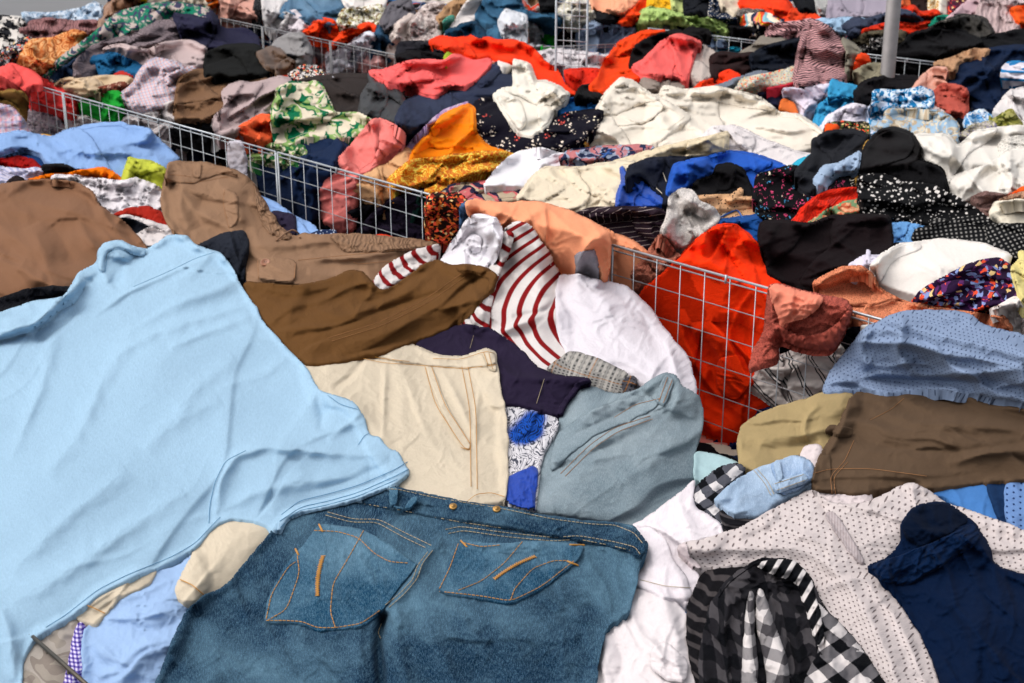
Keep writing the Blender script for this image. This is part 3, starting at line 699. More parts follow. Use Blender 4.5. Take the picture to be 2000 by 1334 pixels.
# ------------------------------------------------------------------ far clothes (beyond the back fences)
COT, SMO, KN = 'cotton', 'smooth', 'knit'
R3 = [
 ('top', 'top', 'black top with white blotched print at the far left edge', "-60,30 20,32 46,34 52,50 60,70 20,100 -60,110", M('bloom', '15161b', '1b1b20', 'd9d2cb'), {}),
 ('scarf', 'scarf', 'pale blue marbled scarf along the top of the far left heap', "40,25 60,24 90,27 130,22 165,15 185,2 205,18 207,38 180,44 150,46 120,38 60,40", M('bloom', '9fb4c9', '7d93ac', 'c5cfdb', s=.5), {}),
 ('cardigan', 'cardigan', 'mauve crinkled cardigan below the pale blue marbled scarf', "55,42 95,35 140,42 190,40 205,60 150,70 100,80 60,76 55,60", M('crinkle', '9a6f6f', s=.7), {}),
 ('skirt', 'skirt', 'black and white speckled skirt left of the orange patterned one', "-60,105 0,105 35,80 60,72 72,90 45,128 20,145 -60,150", M('confetti', '2a2a30', 'cfcac6', '8a8a95', s=.6), {}),
 ('skirt', 'skirt', 'orange skirt with ringed blossom print at the far left', "25,130 40,100 60,78 100,75 145,58 170,65 160,100 110,130 90,150 50,140", M('paisley', 'd98d52', 'a4501f', 'e9b27c', s=1.6), {}),
 ('scarf', 'scarf', 'tan satin scarf standing up in a twist at top left', "190,60 203,12 235,-10 275,-6 262,20 240,40 215,70 195,75", M('satin', '9a7257'), dict(p=.5)),
 ('trousers', 'trousers', 'dark brown trousers at the top edge left of the yellow shirt', "232,-20 292,-20 280,12 268,24 245,20", M(COT, '4a2e1f'), {}),
 ('shirt', 'shirt', 'bright yellow shirt peeking over the top edge at left', "255,-25 295,-25 290,4 265,6", M(COT, 'f0c81e'), {}),
 ('blouse', 'blouse', 'cream blouse lying above the big leaf print dress', "285,2 300,-30 395,-25 425,6 410,24 350,10 300,12", M(SMO, 'e4d8c4'), {}),
 ('shirt', 'shirt', 'tangerine shirt at the top edge left of the pink blouse', "385,-30 430,-25 427,12 408,22", M(COT, 'e6762a'), {}),
 ('blouse', 'blouse', 'dusty pink blouse hanging at the top edge behind a small wire panel', "423,-30 508,-30 500,38 465,42 430,40", M(SMO, 'd8a393'), {}),
 ('belt', 'belt', 'black studded belt standing up beside the dusty pink blouse', "494,45 498,0 506,-10 510,10 506,40 500,60", M('dots', '16161a', '8d8d90', s=.4), dict(h=1)),
 ('shirt', 'shirt', 'white shirt hanging at the top edge left of the faded jeans', "508,-30 562,-30 568,25 560,60 535,70 518,50", M(COT, 'd5d0cf'), dict(a=80)),
 ('jeans', 'jeans', 'faded blue jeans crumpled at the top left of centre', "538,40 556,8 590,-20 650,-20 676,15 668,45 622,55 590,60 585,25 566,28 548,48 540,60", M('denim', '4c6f8c', '7f9bb0', s=1), dict(h=5)),
 ('t_shirt', 'T-shirt', 'balled up lilac white T-shirt in front of faded jeans', "545,58 558,26 578,19 590,38 608,55 585,70 555,72", M(SMO, 'd9cfd4'), dict(p=.6)),
 ('blouse', 'blouse', 'ivory blouse at the top edge above olive floral cloth', "655,-25 758,-25 752,8 715,20 680,16", M(COT, 'ece3dd'), {}),
 ('scarf', 'scarf', 'olive and white floral scarf between ivory blouse and orange jackets', "658,42 670,16 700,18 745,8 757,30 748,55 720,48 690,58 665,55", M('bloom', 'c7c39b', '7c5a1d', 'efe9dc', s=.5), dict(cr=5)),
 ('jeans', 'jeans', 'navy jeans leg right of the olive floral scarf', "718,100 722,75 738,50 770,30 795,35 780,65 762,108 735,106", M('denim', '24415c', '3f6481'), {}),
 ('sweater', 'sweater', 'charcoal grey sweater at the top edge left of centre', "742,42 762,5 800,-5 812,30 775,50 750,65", M(KN, '6a666c'), dict(cr=4)),
 ('trousers', 'trousers', 'long pale beige trouser leg sloping down beside navy jeans', "752,112 757,75 772,45 805,25 812,55 790,85 778,118", M(COT, 'd3c3bb'), dict(a=110)),
 ('jacket', 'jacket', 'bright orange red jacket mounded right of the lilac white ball', "584,62 610,46 622,36 650,38 662,62 652,78 620,74 600,72", M(SMO, 'f2491a'), dict(p=.5, h=4)),
 ('jacket', 'jacket', 'orange red jacket sleeve reaching up to the olive scarf', "638,90 658,68 690,52 722,44 736,50 702,68 672,88 648,98", M(SMO, 'ef4718'), dict(a=-30)),
 ('cap', 'cap', 'grey marled knit cap left of the white shirt by the far fence', "528,95 540,78 565,64 590,64 606,84 610,108 600,124 575,124 558,112 540,100", M('jersey', '8f8c8c'), dict(p=.8, h=5, row=2)),
 ('shirt', 'shirt', 'white shirt spread behind the mesh of the far fence', "636,104 680,84 722,60 737,70 728,98 702,114 690,134 655,150 638,132", M(COT, 'dedde6'), dict(cr=5)),
 ('t_shirt', 'T-shirt', 'two tone pink T-shirt behind the far fence mesh', "702,122 720,108 745,104 756,122 740,134 712,138", M(SMO, 'dfa9a6'), dict(p=.5)),
 ('trousers', 'trousers', 'black trousers right of the pale beige leg', "772,98 812,92 818,120 785,124", M(COT, '141417'), {}),
 ('blouse', 'blouse', 'creased greyish pink blouse at the top edge near centre', "796,50 828,10 866,2 872,32 862,62 842,90 802,100", M('bloom', 'c8b8b2', 'd9ccc6', 'aa9a96', s=.5), dict(cr=6)),
 ('trousers', 'trousers', 'tan trouser leg laid across the top edge near centre', "852,34 882,2 930,-20 925,5 885,38 862,44", M(COT, 'b08a66'), {}),
 ('sock', 'sock', 'small green patterned sock in a gap beside the white sleeve', "864,45 876,32 888,30 884,42 870,52", M('dots', '3f8f7a', 'a6b8ae', s=.4), dict(h=1)),
 ('shirt', 'shirt', 'white long sleeve running up to the top edge beside denim', "858,80 884,50 900,22 922,-10 942,-12 934,20 922,45 892,62 872,78", M(COT, 'd8d0cc'), dict(a=-50)),
 ('jeans', 'jeans', 'blue jeans sprawled across the top centre', "926,32 948,-5 1012,-15 1024,18 1046,28 1092,22 1102,42 1084,64 1042,44 988,48 950,45", M('denim', '2f5876', '4e7a96'), dict(h=6)),
 ('sweatshirt', 'sweatshirt', 'dark teal sweatshirt mound beside the blue jeans', "878,68 900,47 926,42 948,60 958,75 930,80 900,82", M(COT, '1f4058'), dict(p=.6)),
 ('shorts', 'shorts', 'denim shorts leg below the white crumpled shirt', "950,60 975,52 990,78 1015,80 1000,92 960,88", M('denim', '2c5570', '4e7a96'), {}),
 ('shirt', 'shirt', 'crisp white shirt crumpled on the blue jeans', "972,45 987,16 1020,28 1045,42 1062,65 1052,72 1064,92 1042,94 1010,78 982,68", M(COT, 'd7d9de'), dict(cr=7)),
 ('t_shirt', 'T-shirt', 'green T-shirt beside the wire corner at top centre', "1042,62 1060,70 1082,70 1085,95 1064,94 1050,80", M(COT, '1d9a2e'), {}),
 ('trousers', 'trousers', 'black trousers bit at the top edge right of the blue jeans', "1050,-20 1092,-20 1084,20 1058,24", M(COT, '131316'), {}),
 ('blouse', 'blouse', 'cream blouse with sage leaf print behind the wire corner', "1082,24 1118,-8 1155,-12 1168,40 1142,48 1108,48", M('bloom', 'ddd5c8', 'c8c2a6', 'e9e4dc', s=.4), dict(cr=4)),
 ('shirt', 'shirt', 'peach shirt at the top edge right of the wire corner', "1148,-25 1215,-25 1262,-10 1240,18 1202,34 1176,32 1158,12", M(SMO, 'eca582'), {}),
 ('shirt', 'shirt', 'black shirt lying under the peach shirt at the top edge', "1160,20 1200,32 1240,25 1235,48 1190,50 1165,45", M(COT, '151518'), {}),
 ('shirt', 'shirt', 'grey blue shirt behind the far wire panel', "1124,64 1148,42 1182,40 1204,45 1245,50 1235,90 1200,102 1185,118 1158,112 1132,90", M(COT, '8c9bb3'), dict(a=100)),
 ('t_shirt', 'T-shirt', 'white T-shirt pile behind the far wire panel', "1045,104 1085,92 1125,95 1178,112 1172,138 1120,134 1058,122", M(COT, 'd2cbcd'), dict(cr=5)),
 ('skirt', 'skirt', 'red skirt crumpled behind the far wire panel', "1102,136 1172,134 1168,152 1150,168 1108,155", M(COT, 'd9301c'), dict(cr=4)),
 ('shirt', 'shirt', 'orange red shirt rising to the top edge left of the lime one', "1196,48 1238,18 1268,-20 1282,-10 1254,36 1236,52 1208,54", M(COT, 'f04a1c'), {}),
 ('shirt', 'shirt', 'golden yellow shirt above the lime green cloth', "1262,18 1272,-25 1325,-25 1318,18 1285,22", M(COT, 'efb526'), dict(cr=4)),
 ('shirt', 'shirt', 'light lime shirt standing at the top edge by the golden one', "1314,18 1308,-25 1338,-25 1338,26", M(COT, 'c5d188'), {}),
 ('blouse', 'blouse', 'grey jeans leg under the lime green cloth', "1243,52 1312,44 1308,66 1268,64", M(COT, '77756e'), {}),
 ('trousers', 'trousers', 'black trousers below the lime green cloth', "1302,60 1320,40 1378,58 1366,70 1330,70", M(COT, '17161a'), {}),
 ('jeans', 'jeans', 'grey blue floral jeans seen through the far fence by the coral cloth', "1355,64 1402,58 1426,90 1402,100 1372,94", M('floral', '5f6f88', '9aa5b5', '45546c', s=.5), {}),
 ('shirt', 'shirt', 'cyan shirt behind the rail right of the coral cloth', "1372,92 1402,96 1450,92 1440,110 1400,108", M(COT, '2ba3c4'), {}),
 ('shirt', 'shirt', 'wide lime green shirt above the far wire fence', "1242,50 1250,22 1270,14 1302,20 1342,30 1370,26 1402,42 1424,52 1422,74 1390,64 1340,52 1290,46", M(COT, 'b3cc7c'), dict(cr=4)),
 ('jacket', 'jacket', 'black jacket at the top edge left of the polka dot scarf', "1336,24 1338,-25 1402,-25 1388,15 1382,38 1345,30", M(COT, '16181f'), {}),
 ('trousers', 'trousers', 'black trousers right of the lime shirt above the fence', "1418,48 1452,50 1498,48 1492,80 1474,78 1430,74", M(COT, '141316'), {}),
 ('scarf', 'scarf', 'navy scarf with white polka dots at the top edge', "1384,34 1388,-5 1406,-12 1422,20 1447,28 1442,44 1420,48 1395,40", M('dots', '1d2c44', 'e8ddd0', s=.8), {}),
 ('shirt', 'shirt', 'cream shirt right of the polka dot scarf', "1404,2 1445,-20 1444,18 1434,32 1415,14", M(COT, 'ddcdb6'), {}),
 ('shirt', 'shirt', 'grey snakeskin print shirt under the red blouse', "1438,28 1465,8 1502,10 1514,32 1480,28 1450,36", M('bloom', '5d5752', '2c2a2a', '8b8078', s=.3), {}),
 ('t_shirt', 'T-shirt', 'navy T-shirt under the wide red orange blouse', "1498,14 1536,26 1542,46 1515,40", M(COT, '1b2140'), {}),
 ('blouse', 'blouse', 'wide red orange blouse along the top edge right of centre', "1440,8 1460,-25 1520,-20 1550,15 1538,34 1500,14", M(COT, 'f0431c'), {}),
 ('scarf', 'scarf', 'multicoloured striped scarf below the red orange blouse', "1442,48 1455,28 1500,25 1530,44 1505,50 1492,54 1476,76 1458,60", M('multi', 'f2e3cc', '2b3350', 'f08f80'), {}),
 ('sweater', 'sweater', 'orange red sweater right of the multicoloured scarf', "1532,46 1545,18 1572,20 1606,34 1604,46 1560,46", M(KN, 'ee4a20'), dict(cr=4)),
 ('trousers', 'trousers', 'black trousers at the top edge left of the lavender skirt', "1548,-20 1594,-20 1600,22 1560,20", M(COT, '121318'), {}),
 ('shirt', 'shirt', 'grey white shirt at the top edge left of the lavender skirt', "1590,-20 1622,-20 1616,30 1598,25", M(COT, 'a9a8a6'), {}),
 ('skirt', 'skirt', 'lavender grey pleated skirt at the top edge left of the pole', "1615,36 1622,-25 1762,-25 1758,25 1725,34 1680,37 1640,36", M(SMO, '9c93a0'), dict(a=90, h=3)),
 ('t_shirt', 'T-shirt', 'light blue T-shirt under the lavender grey skirt', "1598,44 1640,34 1680,36 1696,42 1662,60 1640,68 1600,62", M(SMO, '9fbcd6'), {}),
 ('towel', 'towel', 'turquoise towel with pink edge sloping by the wavy striped top', "1612,52 1640,58 1664,82 1664,92 1640,84", M('fine', '2da3ad', 'd8506a'), {}),
 ('top', 'top', 'orange top behind the pole at the top edge', "1758,-25 1782,-25 1778,12 1760,14", M(COT, 'd8693c'), {}),
 ('trousers', 'trousers', 'dark brown trousers at the top edge right of the pole', "1774,-20 1822,-20 1818,26 1788,22", M(COT, '2b1c19'), {}),
 ('blouse', 'blouse', 'ochre and cream blouse at the top edge right of the pole', "1812,-20 1845,-20 1840,24 1816,22", M('bloom', 'd7b98a', 'b98c4f', 'e9dcc0', s=.4), {}),
 ('bottle_sleeve', 'sleeve', 'narrow white sleeve standing at the top edge right of the ochre blouse', "1836,30 1837,-20 1849,-20 1847,34", M(SMO, 'e2d9cb'), {}),
 ('blouse', 'blouse', 'red and purple mottled blouse at the top edge', "1852,26 1858,-10 1895,-20 1895,8 1862,30", M('confetti', '4a1a30', 'c22e2c', '7a2848'), {}),
 ('shirt', 'shirt', 'red orange shirt folded right beside the pole', "1750,22 1785,10 1795,24 1830,20 1840,34 1802,38 1765,32", M(COT, 'd83a1c'), {}),
 ('jacket', 'jacket', 'slate blue jacket lying across behind the pole', "1652,64 1672,50 1692,38 1724,28 1760,18 1782,24 1808,42 1780,48 1725,48 1690,58 1666,74", M(COT, '3b4255'), {}),
 ('shirt', 'shirt', 'vermilion shirt passing behind the pole below the slate jacket', "1683,60 1726,46 1755,44 1786,48 1822,40 1818,58 1780,66 1725,62 1690,66", M(COT, 'd6351a'), {}),
 ('shirt', 'shirt', 'teal green shirt above the black tweed jacket', "1818,50 1824,34 1850,31 1866,37 1840,50", M(COT, '1f8f76'), {}),
 ('shirt', 'shirt', 'pale mauve sleeve rising to the top edge at right', "1846,42 1878,10 1920,-20 1914,20 1885,34 1864,46", M(SMO, 'c6a6ac'), {}),
 ('blouse', 'blouse', 'pale mauve blouse along the top edge at right', "1905,-25 2060,-25 2060,14 1980,10 1915,4", M(SMO, 'c4b0b2'), {}),
 ('sweater', 'sweater', 'light pink ribbed sweater hanging at top right', "1902,44 1912,4 1972,2 1996,20 1996,52 1985,64 1950,68 1930,60", M('crinkle', 'c9b1b0', s=1.2, r=0), {}),
 ('t_shirt', 'T-shirt', 'orange T-shirt in the top right corner', "1970,14 2060,10 2060,54 1990,46", M(COT, 'ee5c1e'), {}),
 ('trousers', 'trousers', 'dark olive trousers left of the pole', "1660,84 1688,64 1724,60 1770,60 1770,90 1724,80 1690,86", M(COT, '5c5444'), {}),
 ('shirt', 'shirt', 'black and white spotted shirt left of the pole', "1676,94 1700,74 1726,68 1726,98 1700,104", M('bloom', '18181a', '26262a', 'cfcac6', s=.4), {}),
 ('jacket', 'jacket', 'black tweed jacket above the large black coat', "1806,60 1838,42 1880,28 1922,34 1938,54 1944,68 1912,80 1870,64 1830,54", M('tweed', '1c1b1d', '8a857d'), {}),
 ('trousers', 'trousers', 'black trousers along the right edge below the orange T-shirt', "1910,82 1950,66 2060,46 2060,100 1960,100 1930,102", M(COT, '0f0f12'), {}),
 ('coat', 'coat', 'large black coat draped behind the wire right of the pole', "1740,112 1755,92 1780,64 1830,54 1880,60 1920,80 1908,98 1892,104 1862,122 1800,118 1750,116", M(COT, '161517'), dict(a=-20)),
 ('trousers', 'trousers', 'black trousers behind the wire at the foot of the pole', "1690,104 1722,84 1735,110 1840,120 1830,160 1740,160 1705,130", M(COT, '0e0e10'), {}),
]
SLEEVED = ('shirt', 'T-shirt', 'blouse', 'sweater', 'jacket', 'trousers', 'sweatshirt', 'cardigan', 'jeans')
for (nm, cat, lab, poly, mat, kw) in R3:
    kw = dict(kw); rw = kw.pop('row', 3); kw.setdefault('cr', .8); kw.setdefault('p', .08); kw.setdefault('grow', 2.5); o = g(rw, nm, cat, lab, poly, mat, **kw)
    sz = np.prod(pts(poly).max(0) - pts(poly).min(0)) ** .5
    if o and sz > 30 and cat in SLEEVED and (len(lab) * 13 + int(sz)) % 10 < 6: sleeve(o, poly, rw, kw.get('a', 20), mat, len(lab) * 3 + int(sz))
    if o and sz > 28 and kw.get('h', 9) > 2: folded_layer(o, poly, rw, kw.get('a', 20), len(lab) * 7 + int(sz), mat)
    if o and sz > 48 and kw.get('h', 9) > 2: folded_layer(o, poly, rw, kw.get('a', 20) + 60, len(lab) * 5 + int(sz), mat)
BLUE_CORD = simple('blue_cord', rgba('1f5fae'), .8)
RED_CORD = simple('red_cord', rgba('e8301a'), .8)
CREAM_CORD = simple('cream_cord', rgba('e0d4c0'), .8)
# ------------------------------------------------------------------ clothes of the middle bins (between the back fences and the long wire fence)
R2 = [
 ('dress', 'dress', 'big leaf print dress in teal, plum and cream on the far left heap', "82,150 110,120 145,92 190,60 230,24 290,8 345,4 405,14 424,40 402,62 330,58 280,72 200,87 152,112 142,152 105,160", M('bloom', 'b9a9a2', '413f5c', '14775c', s=.8), dict(a=-28)),
 ('shirt', 'shirt', 'dark navy shirt under the leaf print dress', "85,152 130,128 150,112 158,150 120,164", M(COT, '22354f'), {}),
 ('top', 'top', 'grey ribbed top trailing down from the leaf print dress', "120,166 146,152 144,120 188,84 262,68 302,44 342,38 360,70 332,92 252,99 208,94 192,127 152,162", M('crinkle', '84767a', s=.6, r=70), dict(a=-30)),
 ('sweatshirt', 'sweatshirt', 'dark navy sweatshirt with a long fold, above the black shirt', "336,26 375,30 410,38 440,58 480,55 502,70 508,96 440,98 400,100 358,76", M(COT, '2c2b42'), dict(a=25, h=6)),
 ('blouse', 'blouse', 'pale shell pink blouse below the grey ribbed top', "198,96 230,86 290,98 320,83 370,78 402,92 402,120 370,132 320,135 285,132 245,120", M(SMO, 'c5b0ae'), dict(a=-8, h=6)),
 ('shirt', 'shirt', 'teal blue shirt folded left of the small plaid shirt', "188,122 204,117 207,101 236,108 272,126 288,140 272,158 236,142 196,153", M(COT, '23628c'), dict(a=25)),
 ('shirt', 'shirt', 'red cloth corner below the teal blue shirt', "222,146 236,140 262,150 245,158 225,155", M(COT, 'b8322a'), {}),
 ('blouse', 'blouse', 'straw coloured satin sleeve lying above the fence at left', "118,172 140,157 200,148 250,148 270,164 222,168 182,184 165,192", M('satin', 'cdb18d'), dict(a=-10, h=5)),
 ('skirt', 'skirt', 'small brown flowered skirt behind the green T-shirt', "168,192 186,174 240,160 262,172 212,196", M('floral', '7c4436', 'd8b8a0', 'b86a50', s=.6), {}),
 ('shirt', 'shirt', 'rumpled shirt in fine coral and blue checks', "230,187 263,161 268,145 289,118 310,113 352,123 368,140 350,157 349,192 334,206 300,218 260,220 236,210", M('plaid', 'd3c4c8', 'd58472', '8fa3c6', s=.45, r=25), dict(cr=3, p=.3)),
 ('t_shirt', 'T-shirt', 'bright green T-shirt behind the wire at left', "153,202 200,181 234,178 248,215 240,244 200,236 158,226", M(COT, '239b36'), dict(p=.4)),
 ('shirt', 'shirt', 'coral shirt pressed behind the wire at far left', "48,150 80,150 122,176 152,190 152,240 120,236 95,220 60,214", M(COT, 'ee4a48'), dict(a=80)),
 ('sweater', 'sweater', 'lilac white sweater behind the mesh at far left', "30,235 60,213 98,213 124,236 128,272 80,272 40,262", M('bloom', 'b9b0bb', '8d8590', 'cfc6cc', s=.4), dict(cr=3)),
 ('t_shirt', 'T-shirt', 'white T-shirt with orange trim behind the wire beside the post', "118,250 135,228 165,226 190,238 240,246 230,262 170,262", M(COT, 'dcd2d0'), dict(cr=4)),
 ('t_shirt', 'T-shirt', 'white T-shirt behind the wire below the green one', "228,240 250,220 300,228 342,242 335,270 280,260 235,250", M(COT, 'd6cccb'), {}),
 ('t_shirt', 'T-shirt', 'off white T-shirt left of the brown wool cardigan', "268,224 300,213 350,192 352,242 302,234", M(COT, 'd8cfcc'), {}),
 ('trousers', 'trousers', 'black trousers showing under the brown wool cardigan', "322,250 370,235 412,222 446,212 428,245 405,280 345,270 325,262", M(COT, '17171a'), {}),
 ('cardigan', 'cardigan', 'brown wool cardigan behind the wire in left middle', "338,242 344,182 349,154 380,137 412,135 432,148 460,147 470,140 490,153 500,148 524,156 500,178 452,192 442,216 400,237 368,244", M(KN, '7e5f47'), dict(a=-35, h=8)),
 ('shirt', 'shirt', 'large black shirt above the brown wool cardigan', "398,148 403,102 440,88 500,86 517,100 524,130 538,142 492,152 440,155 410,144", M(COT, '191918'), dict(a=15)),
 ('jacket', 'jacket', 'brown jacket lining with a coral strap beside the black shirt', "500,104 530,90 552,97 560,112 578,122 566,134 545,138 520,134", M('satin', '5b3f28'), dict(p=.4)),
 ('scarf', 'scarf', 'small black and white zigzag scarf in front of the far fence', "560,148 590,128 618,128 640,152 600,160", M('confetti', '1a1a20', 'e8e2dc', 'd8d2cc', s=.5), {}),
 ('blouse', 'blouse', 'draped greyish pink chiffon blouse left of the green print one', "412,248 420,225 440,206 433,180 448,166 470,158 490,163 520,158 545,148 568,153 562,182 547,217 532,236 500,243 480,254 455,270 428,270", M(SMO, 'b39f9e'), dict(a=-30, h=9, w=24)),
 ('t_shirt', 'T-shirt', 'white T-shirt end below the greyish pink blouse', "402,262 418,238 430,250 432,272 410,276", M(COT, 'dcd6d0'), {}),
 ('trousers', 'trousers', 'charcoal trousers lying right of the green leaf blouse', "578,158 615,150 680,144 722,146 762,150 795,165 780,200 785,245 742,242 690,225 655,226 636,190 618,162", M(COT, '37302e'), dict(a=35, h=6)),
 ('shirt', 'shirt', 'black satin shirt bunched beside the charcoal trousers', "698,226 708,180 724,158 770,163 794,200 806,244 792,266 742,250", M('satin', '161416'), dict(cr=3)),
 ('trousers', 'trousers', 'navy trousers below the green leaf blouse', "492,284 530,274 562,286 600,256 652,262 684,290 676,340 640,380 620,440 560,460 520,400 500,330", M(COT, '1c2b48'), dict(a=40)),
 ('skirt', 'skirt', 'green and cream skirt hem hanging behind the wire', "478,308 500,290 532,280 592,284 604,310 592,340 560,345 520,325", M('bloom', '84a05e', 'd9ceb3', '2f6b3c', s=.5), dict(cr=3)),
 ('scarf', 'scarf', 'black and white fringed scarf hanging behind the mesh', "570,345 598,318 606,345 590,380 578,400 566,370", M('stripe', '15161a', 'cfc4b4', s=.3, r=40), {}),
 ('shirt', 'shirt', 'coral orange shirt between the pink blouse and the wire rail', "448,268 468,246 510,223 532,227 534,245 533,272 500,278 480,290 455,285", M(COT, 'f0683e'), dict(a=60, h=7)),
 ('blouse', 'blouse', 'satin blouse with green leaves and cream blossoms', "530,238 532,210 542,172 568,160 600,163 615,158 628,165 643,195 653,220 702,221 728,235 722,252 690,268 652,265 602,265 570,279 540,286 533,262", M('bloom', '8fae6a', '0b6e4a', 'e2d5be', s=1.1), dict(a=-20, h=7)),
 ('jeans', 'jeans', 'dark blue work jeans with a folded waistband at centre', "770,235 788,200 820,184 850,166 870,163 935,158 960,138 970,120 1006,120 1008,175 965,183 930,205 900,218 870,238 840,243 812,268 788,262", M('denim', '2a2f42', '3b435a'), dict(a=-25, h=7, w=30, parts=[('waistband', '930,160 958,140 970,122 1004,122 1004,134 976,142 955,165 935,172', None, dict(h=1)), ('belt_loop', '868,166 880,165 886,212 872,216', None, dict(h=0)), ('pocket', '775,232 800,205 845,210 840,238 800,262 785,258', None, dict(h=1))])),
 ('trousers', 'trousers', 'dark grey trousers with folded waistband above the coral blouse', "772,112 778,84 805,80 862,86 905,100 892,118 830,120", M(COT, '26252b'), dict(a=8)),
 ('skirt', 'skirt', 'small black skirt under the coral blouse', "770,110 800,100 880,108 870,124 800,126", M(COT, '141114'), {}),
 ('shirt', 'shirt', 'yellow green collar sticking up behind the coral pink blouse', "866,112 876,102 888,106 884,116 872,118", M(COT, '9cae32'), dict(h=1)),
 ('shirt', 'shirt', 'white collar edge showing behind the dark work jeans', "970,122 985,113 1004,116 1004,130 980,130", M(COT, 'ded8d2'), dict(h=1)),
 ('blouse', 'blouse', 'coral pink satin blouse spread left of the dark work jeans', "718,140 750,136 800,118 850,118 870,118 884,107 910,110 947,107 962,120 932,152 906,167 880,167 852,188 820,180 790,167 758,162", M(SMO, 'f26a68'), dict(a=-15, h=8, w=28)),
 ('shirt', 'shirt', 'long orange red shirt with sleeves stretched across the centre top', "836,82 860,71 890,74 914,74 920,68 935,78 950,73 976,79 1002,77 1042,94 1062,119 1087,134 1102,164 1128,186 1116,200 1085,182 1058,160 1038,137 1000,122 960,107 925,112 898,100 850,90", M(COT, 'f5431f'), dict(a=25, h=7, w=22, p=.5)),
 ('skirt', 'skirt', 'blue ruffled skirt between white collar and white shirts', "1082,208 1108,192 1160,188 1188,195 1188,212 1140,226 1095,222", M(COT, '2467a8'), dict(cr=4, a=-15)),
 ('top', 'top', 'black ribbed top in the gap under the orange red sleeve', "1122,192 1132,168 1178,164 1176,194 1140,196", M('crinkle', '141416'), {}),
 ('t_shirt', 'T-shirt', 'orange red knitted top heaped left of the coral cloth', "1150,170 1168,150 1180,122 1208,80 1260,60 1304,60 1250,86 1238,112 1243,132 1254,148 1218,158 1180,178", M(COT, 'f04a1a'), dict(a=-50, cr=3)),
 ('trousers', 'trousers', 'black trousers arched above the coral cloth', "1230,132 1238,92 1270,72 1320,58 1370,68 1376,88 1350,82 1302,72 1262,108 1245,130", M(COT, '120f10'), {}),
 ('t_shirt', 'T-shirt', 'grey brown T-shirt under the coral cloth', "1250,165 1258,144 1322,146 1340,170 1302,190 1270,190", M(COT, '94877e'), {}),
 ('blouse', 'blouse', 'pinkish grey blouse right of the coral cloth', "1350,138 1352,100 1370,85 1397,103 1402,126 1388,158 1364,166 1348,145", M(COT, 'beb1a9'), dict(a=100)),
 ('skirt', 'skirt', 'coral pink skirt standing like a tent above the white shirts', "1233,130 1260,114 1285,88 1310,70 1332,67 1372,83 1357,102 1347,140 1342,163 1320,153 1290,149 1250,147", M(COT, 'ee6a66'), dict(p=.55, h=6, a=70, parts=[('hem', '1236,130 1252,146 1290,148 1320,152 1342,162 1344,154 1322,144 1290,140 1256,136 1244,126', None, dict(h=1))])),
 ('shirt', 'shirt', 'vermilion shirt bunched under the dark brown one', "1346,184 1368,160 1402,153 1442,160 1420,174 1390,182", M(COT, 'ef4118'), dict(cr=3)),
 ('sweater', 'sweater', 'grey sleeve lying over the back fence rail', "1438,108 1478,84 1486,72 1542,62 1534,88 1482,98 1462,110", M(COT, '867e74'), dict(a=-25)),
 ('shirt', 'shirt', 'dark brown shirt below the back fence', "1386,112 1405,101 1440,106 1474,103 1470,134 1402,134 1398,154 1388,140", M(COT, '2c1c1c'), dict(a=-15)),
 ('shirt', 'shirt', 'small red shirt below the dark brown one', "1402,146 1425,136 1448,146 1432,164", M(COT, 'ef3d17'), dict(cr=3)),
 ('sweater', 'sweater', 'black navy sweater left of the wavy striped top', "1470,132 1464,108 1500,88 1560,73 1574,74 1562,108 1557,134 1500,145", M(KN, '161b26'), dict(a=-30, h=6)),
 ('shirt', 'shirt', 'grey blue shirt with a strip of light below the navy sweater', "1386,172 1440,153 1482,138 1504,142 1442,180", M(COT, '757c88'), {}),
 ('scarf', 'scarf', 'cream scarf with faint blue sprig print', "1430,184 1450,153 1520,140 1562,128 1558,158 1502,174 1466,196", M('confetti', 'cfc8b4', '9fa6ac', 'b9b394', s=.4), dict(a=-20)),
 ('dress', 'dress', 'navy dress bunched left of the small orange roll', "1476,182 1522,178 1532,210 1564,226 1552,240 1500,204", M(COT, '22233a'), {}),
 ('skirt', 'skirt', 'crimson skirt edge under the wavy striped top', "1490,176 1550,163 1602,158 1644,148 1642,168 1560,178", M(COT, 'd33a4a'), {}),
 ('t_shirt', 'T-shirt', 'lilac white T-shirt right of the navy dress', "1522,176 1602,164 1642,158 1664,170 1622,197 1580,224 1560,204", M(SMO, 'dfd6e4'), {}),
 ('towel', 'towel', 'small rolled orange towel beside the navy dress', "1522,216 1529,193 1552,203 1558,224", M(COT, 'ea7a3c'), dict(p=.6, h=1)),
 ('top', 'top', 'pink top with fine wavy black stripes, frilled', "1492,68 1508,47 1560,42 1586,36 1622,53 1658,95 1664,130 1654,153 1602,158 1562,168 1548,156 1558,100 1568,66", M('wavy', 'cf9d9e', '1e1a20', s=.75), dict(a=20, p=.4, cr=3)),
 ('t_shirt', 'T-shirt', 'olive grey T-shirt strip right of the wavy striped top', "1642,72 1670,88 1684,100 1668,137 1652,142 1656,100", M(COT, '8b8577'), {}),
 ('shirt', 'shirt', 'orange red shirt puff left of the pole foot', "1668,132 1678,104 1696,108 1700,130 1686,141", M(COT, 'ee4b1d'), dict(p=.6)),
 ('scarf', 'scarf', 'greenish beige scarf curled left of the pole foot', "1662,142 1700,124 1724,124 1724,158 1690,162", M(COT, '8d8671'), dict(cr=3)),
 ('shirt', 'shirt', 'sky blue shirt twisted above the white T-shirt', "1588,244 1598,206 1618,190 1622,154 1650,164 1684,170 1674,197 1704,207 1660,208 1622,234 1602,250", M(COT, '3f9cc9'), dict(cr=4)),
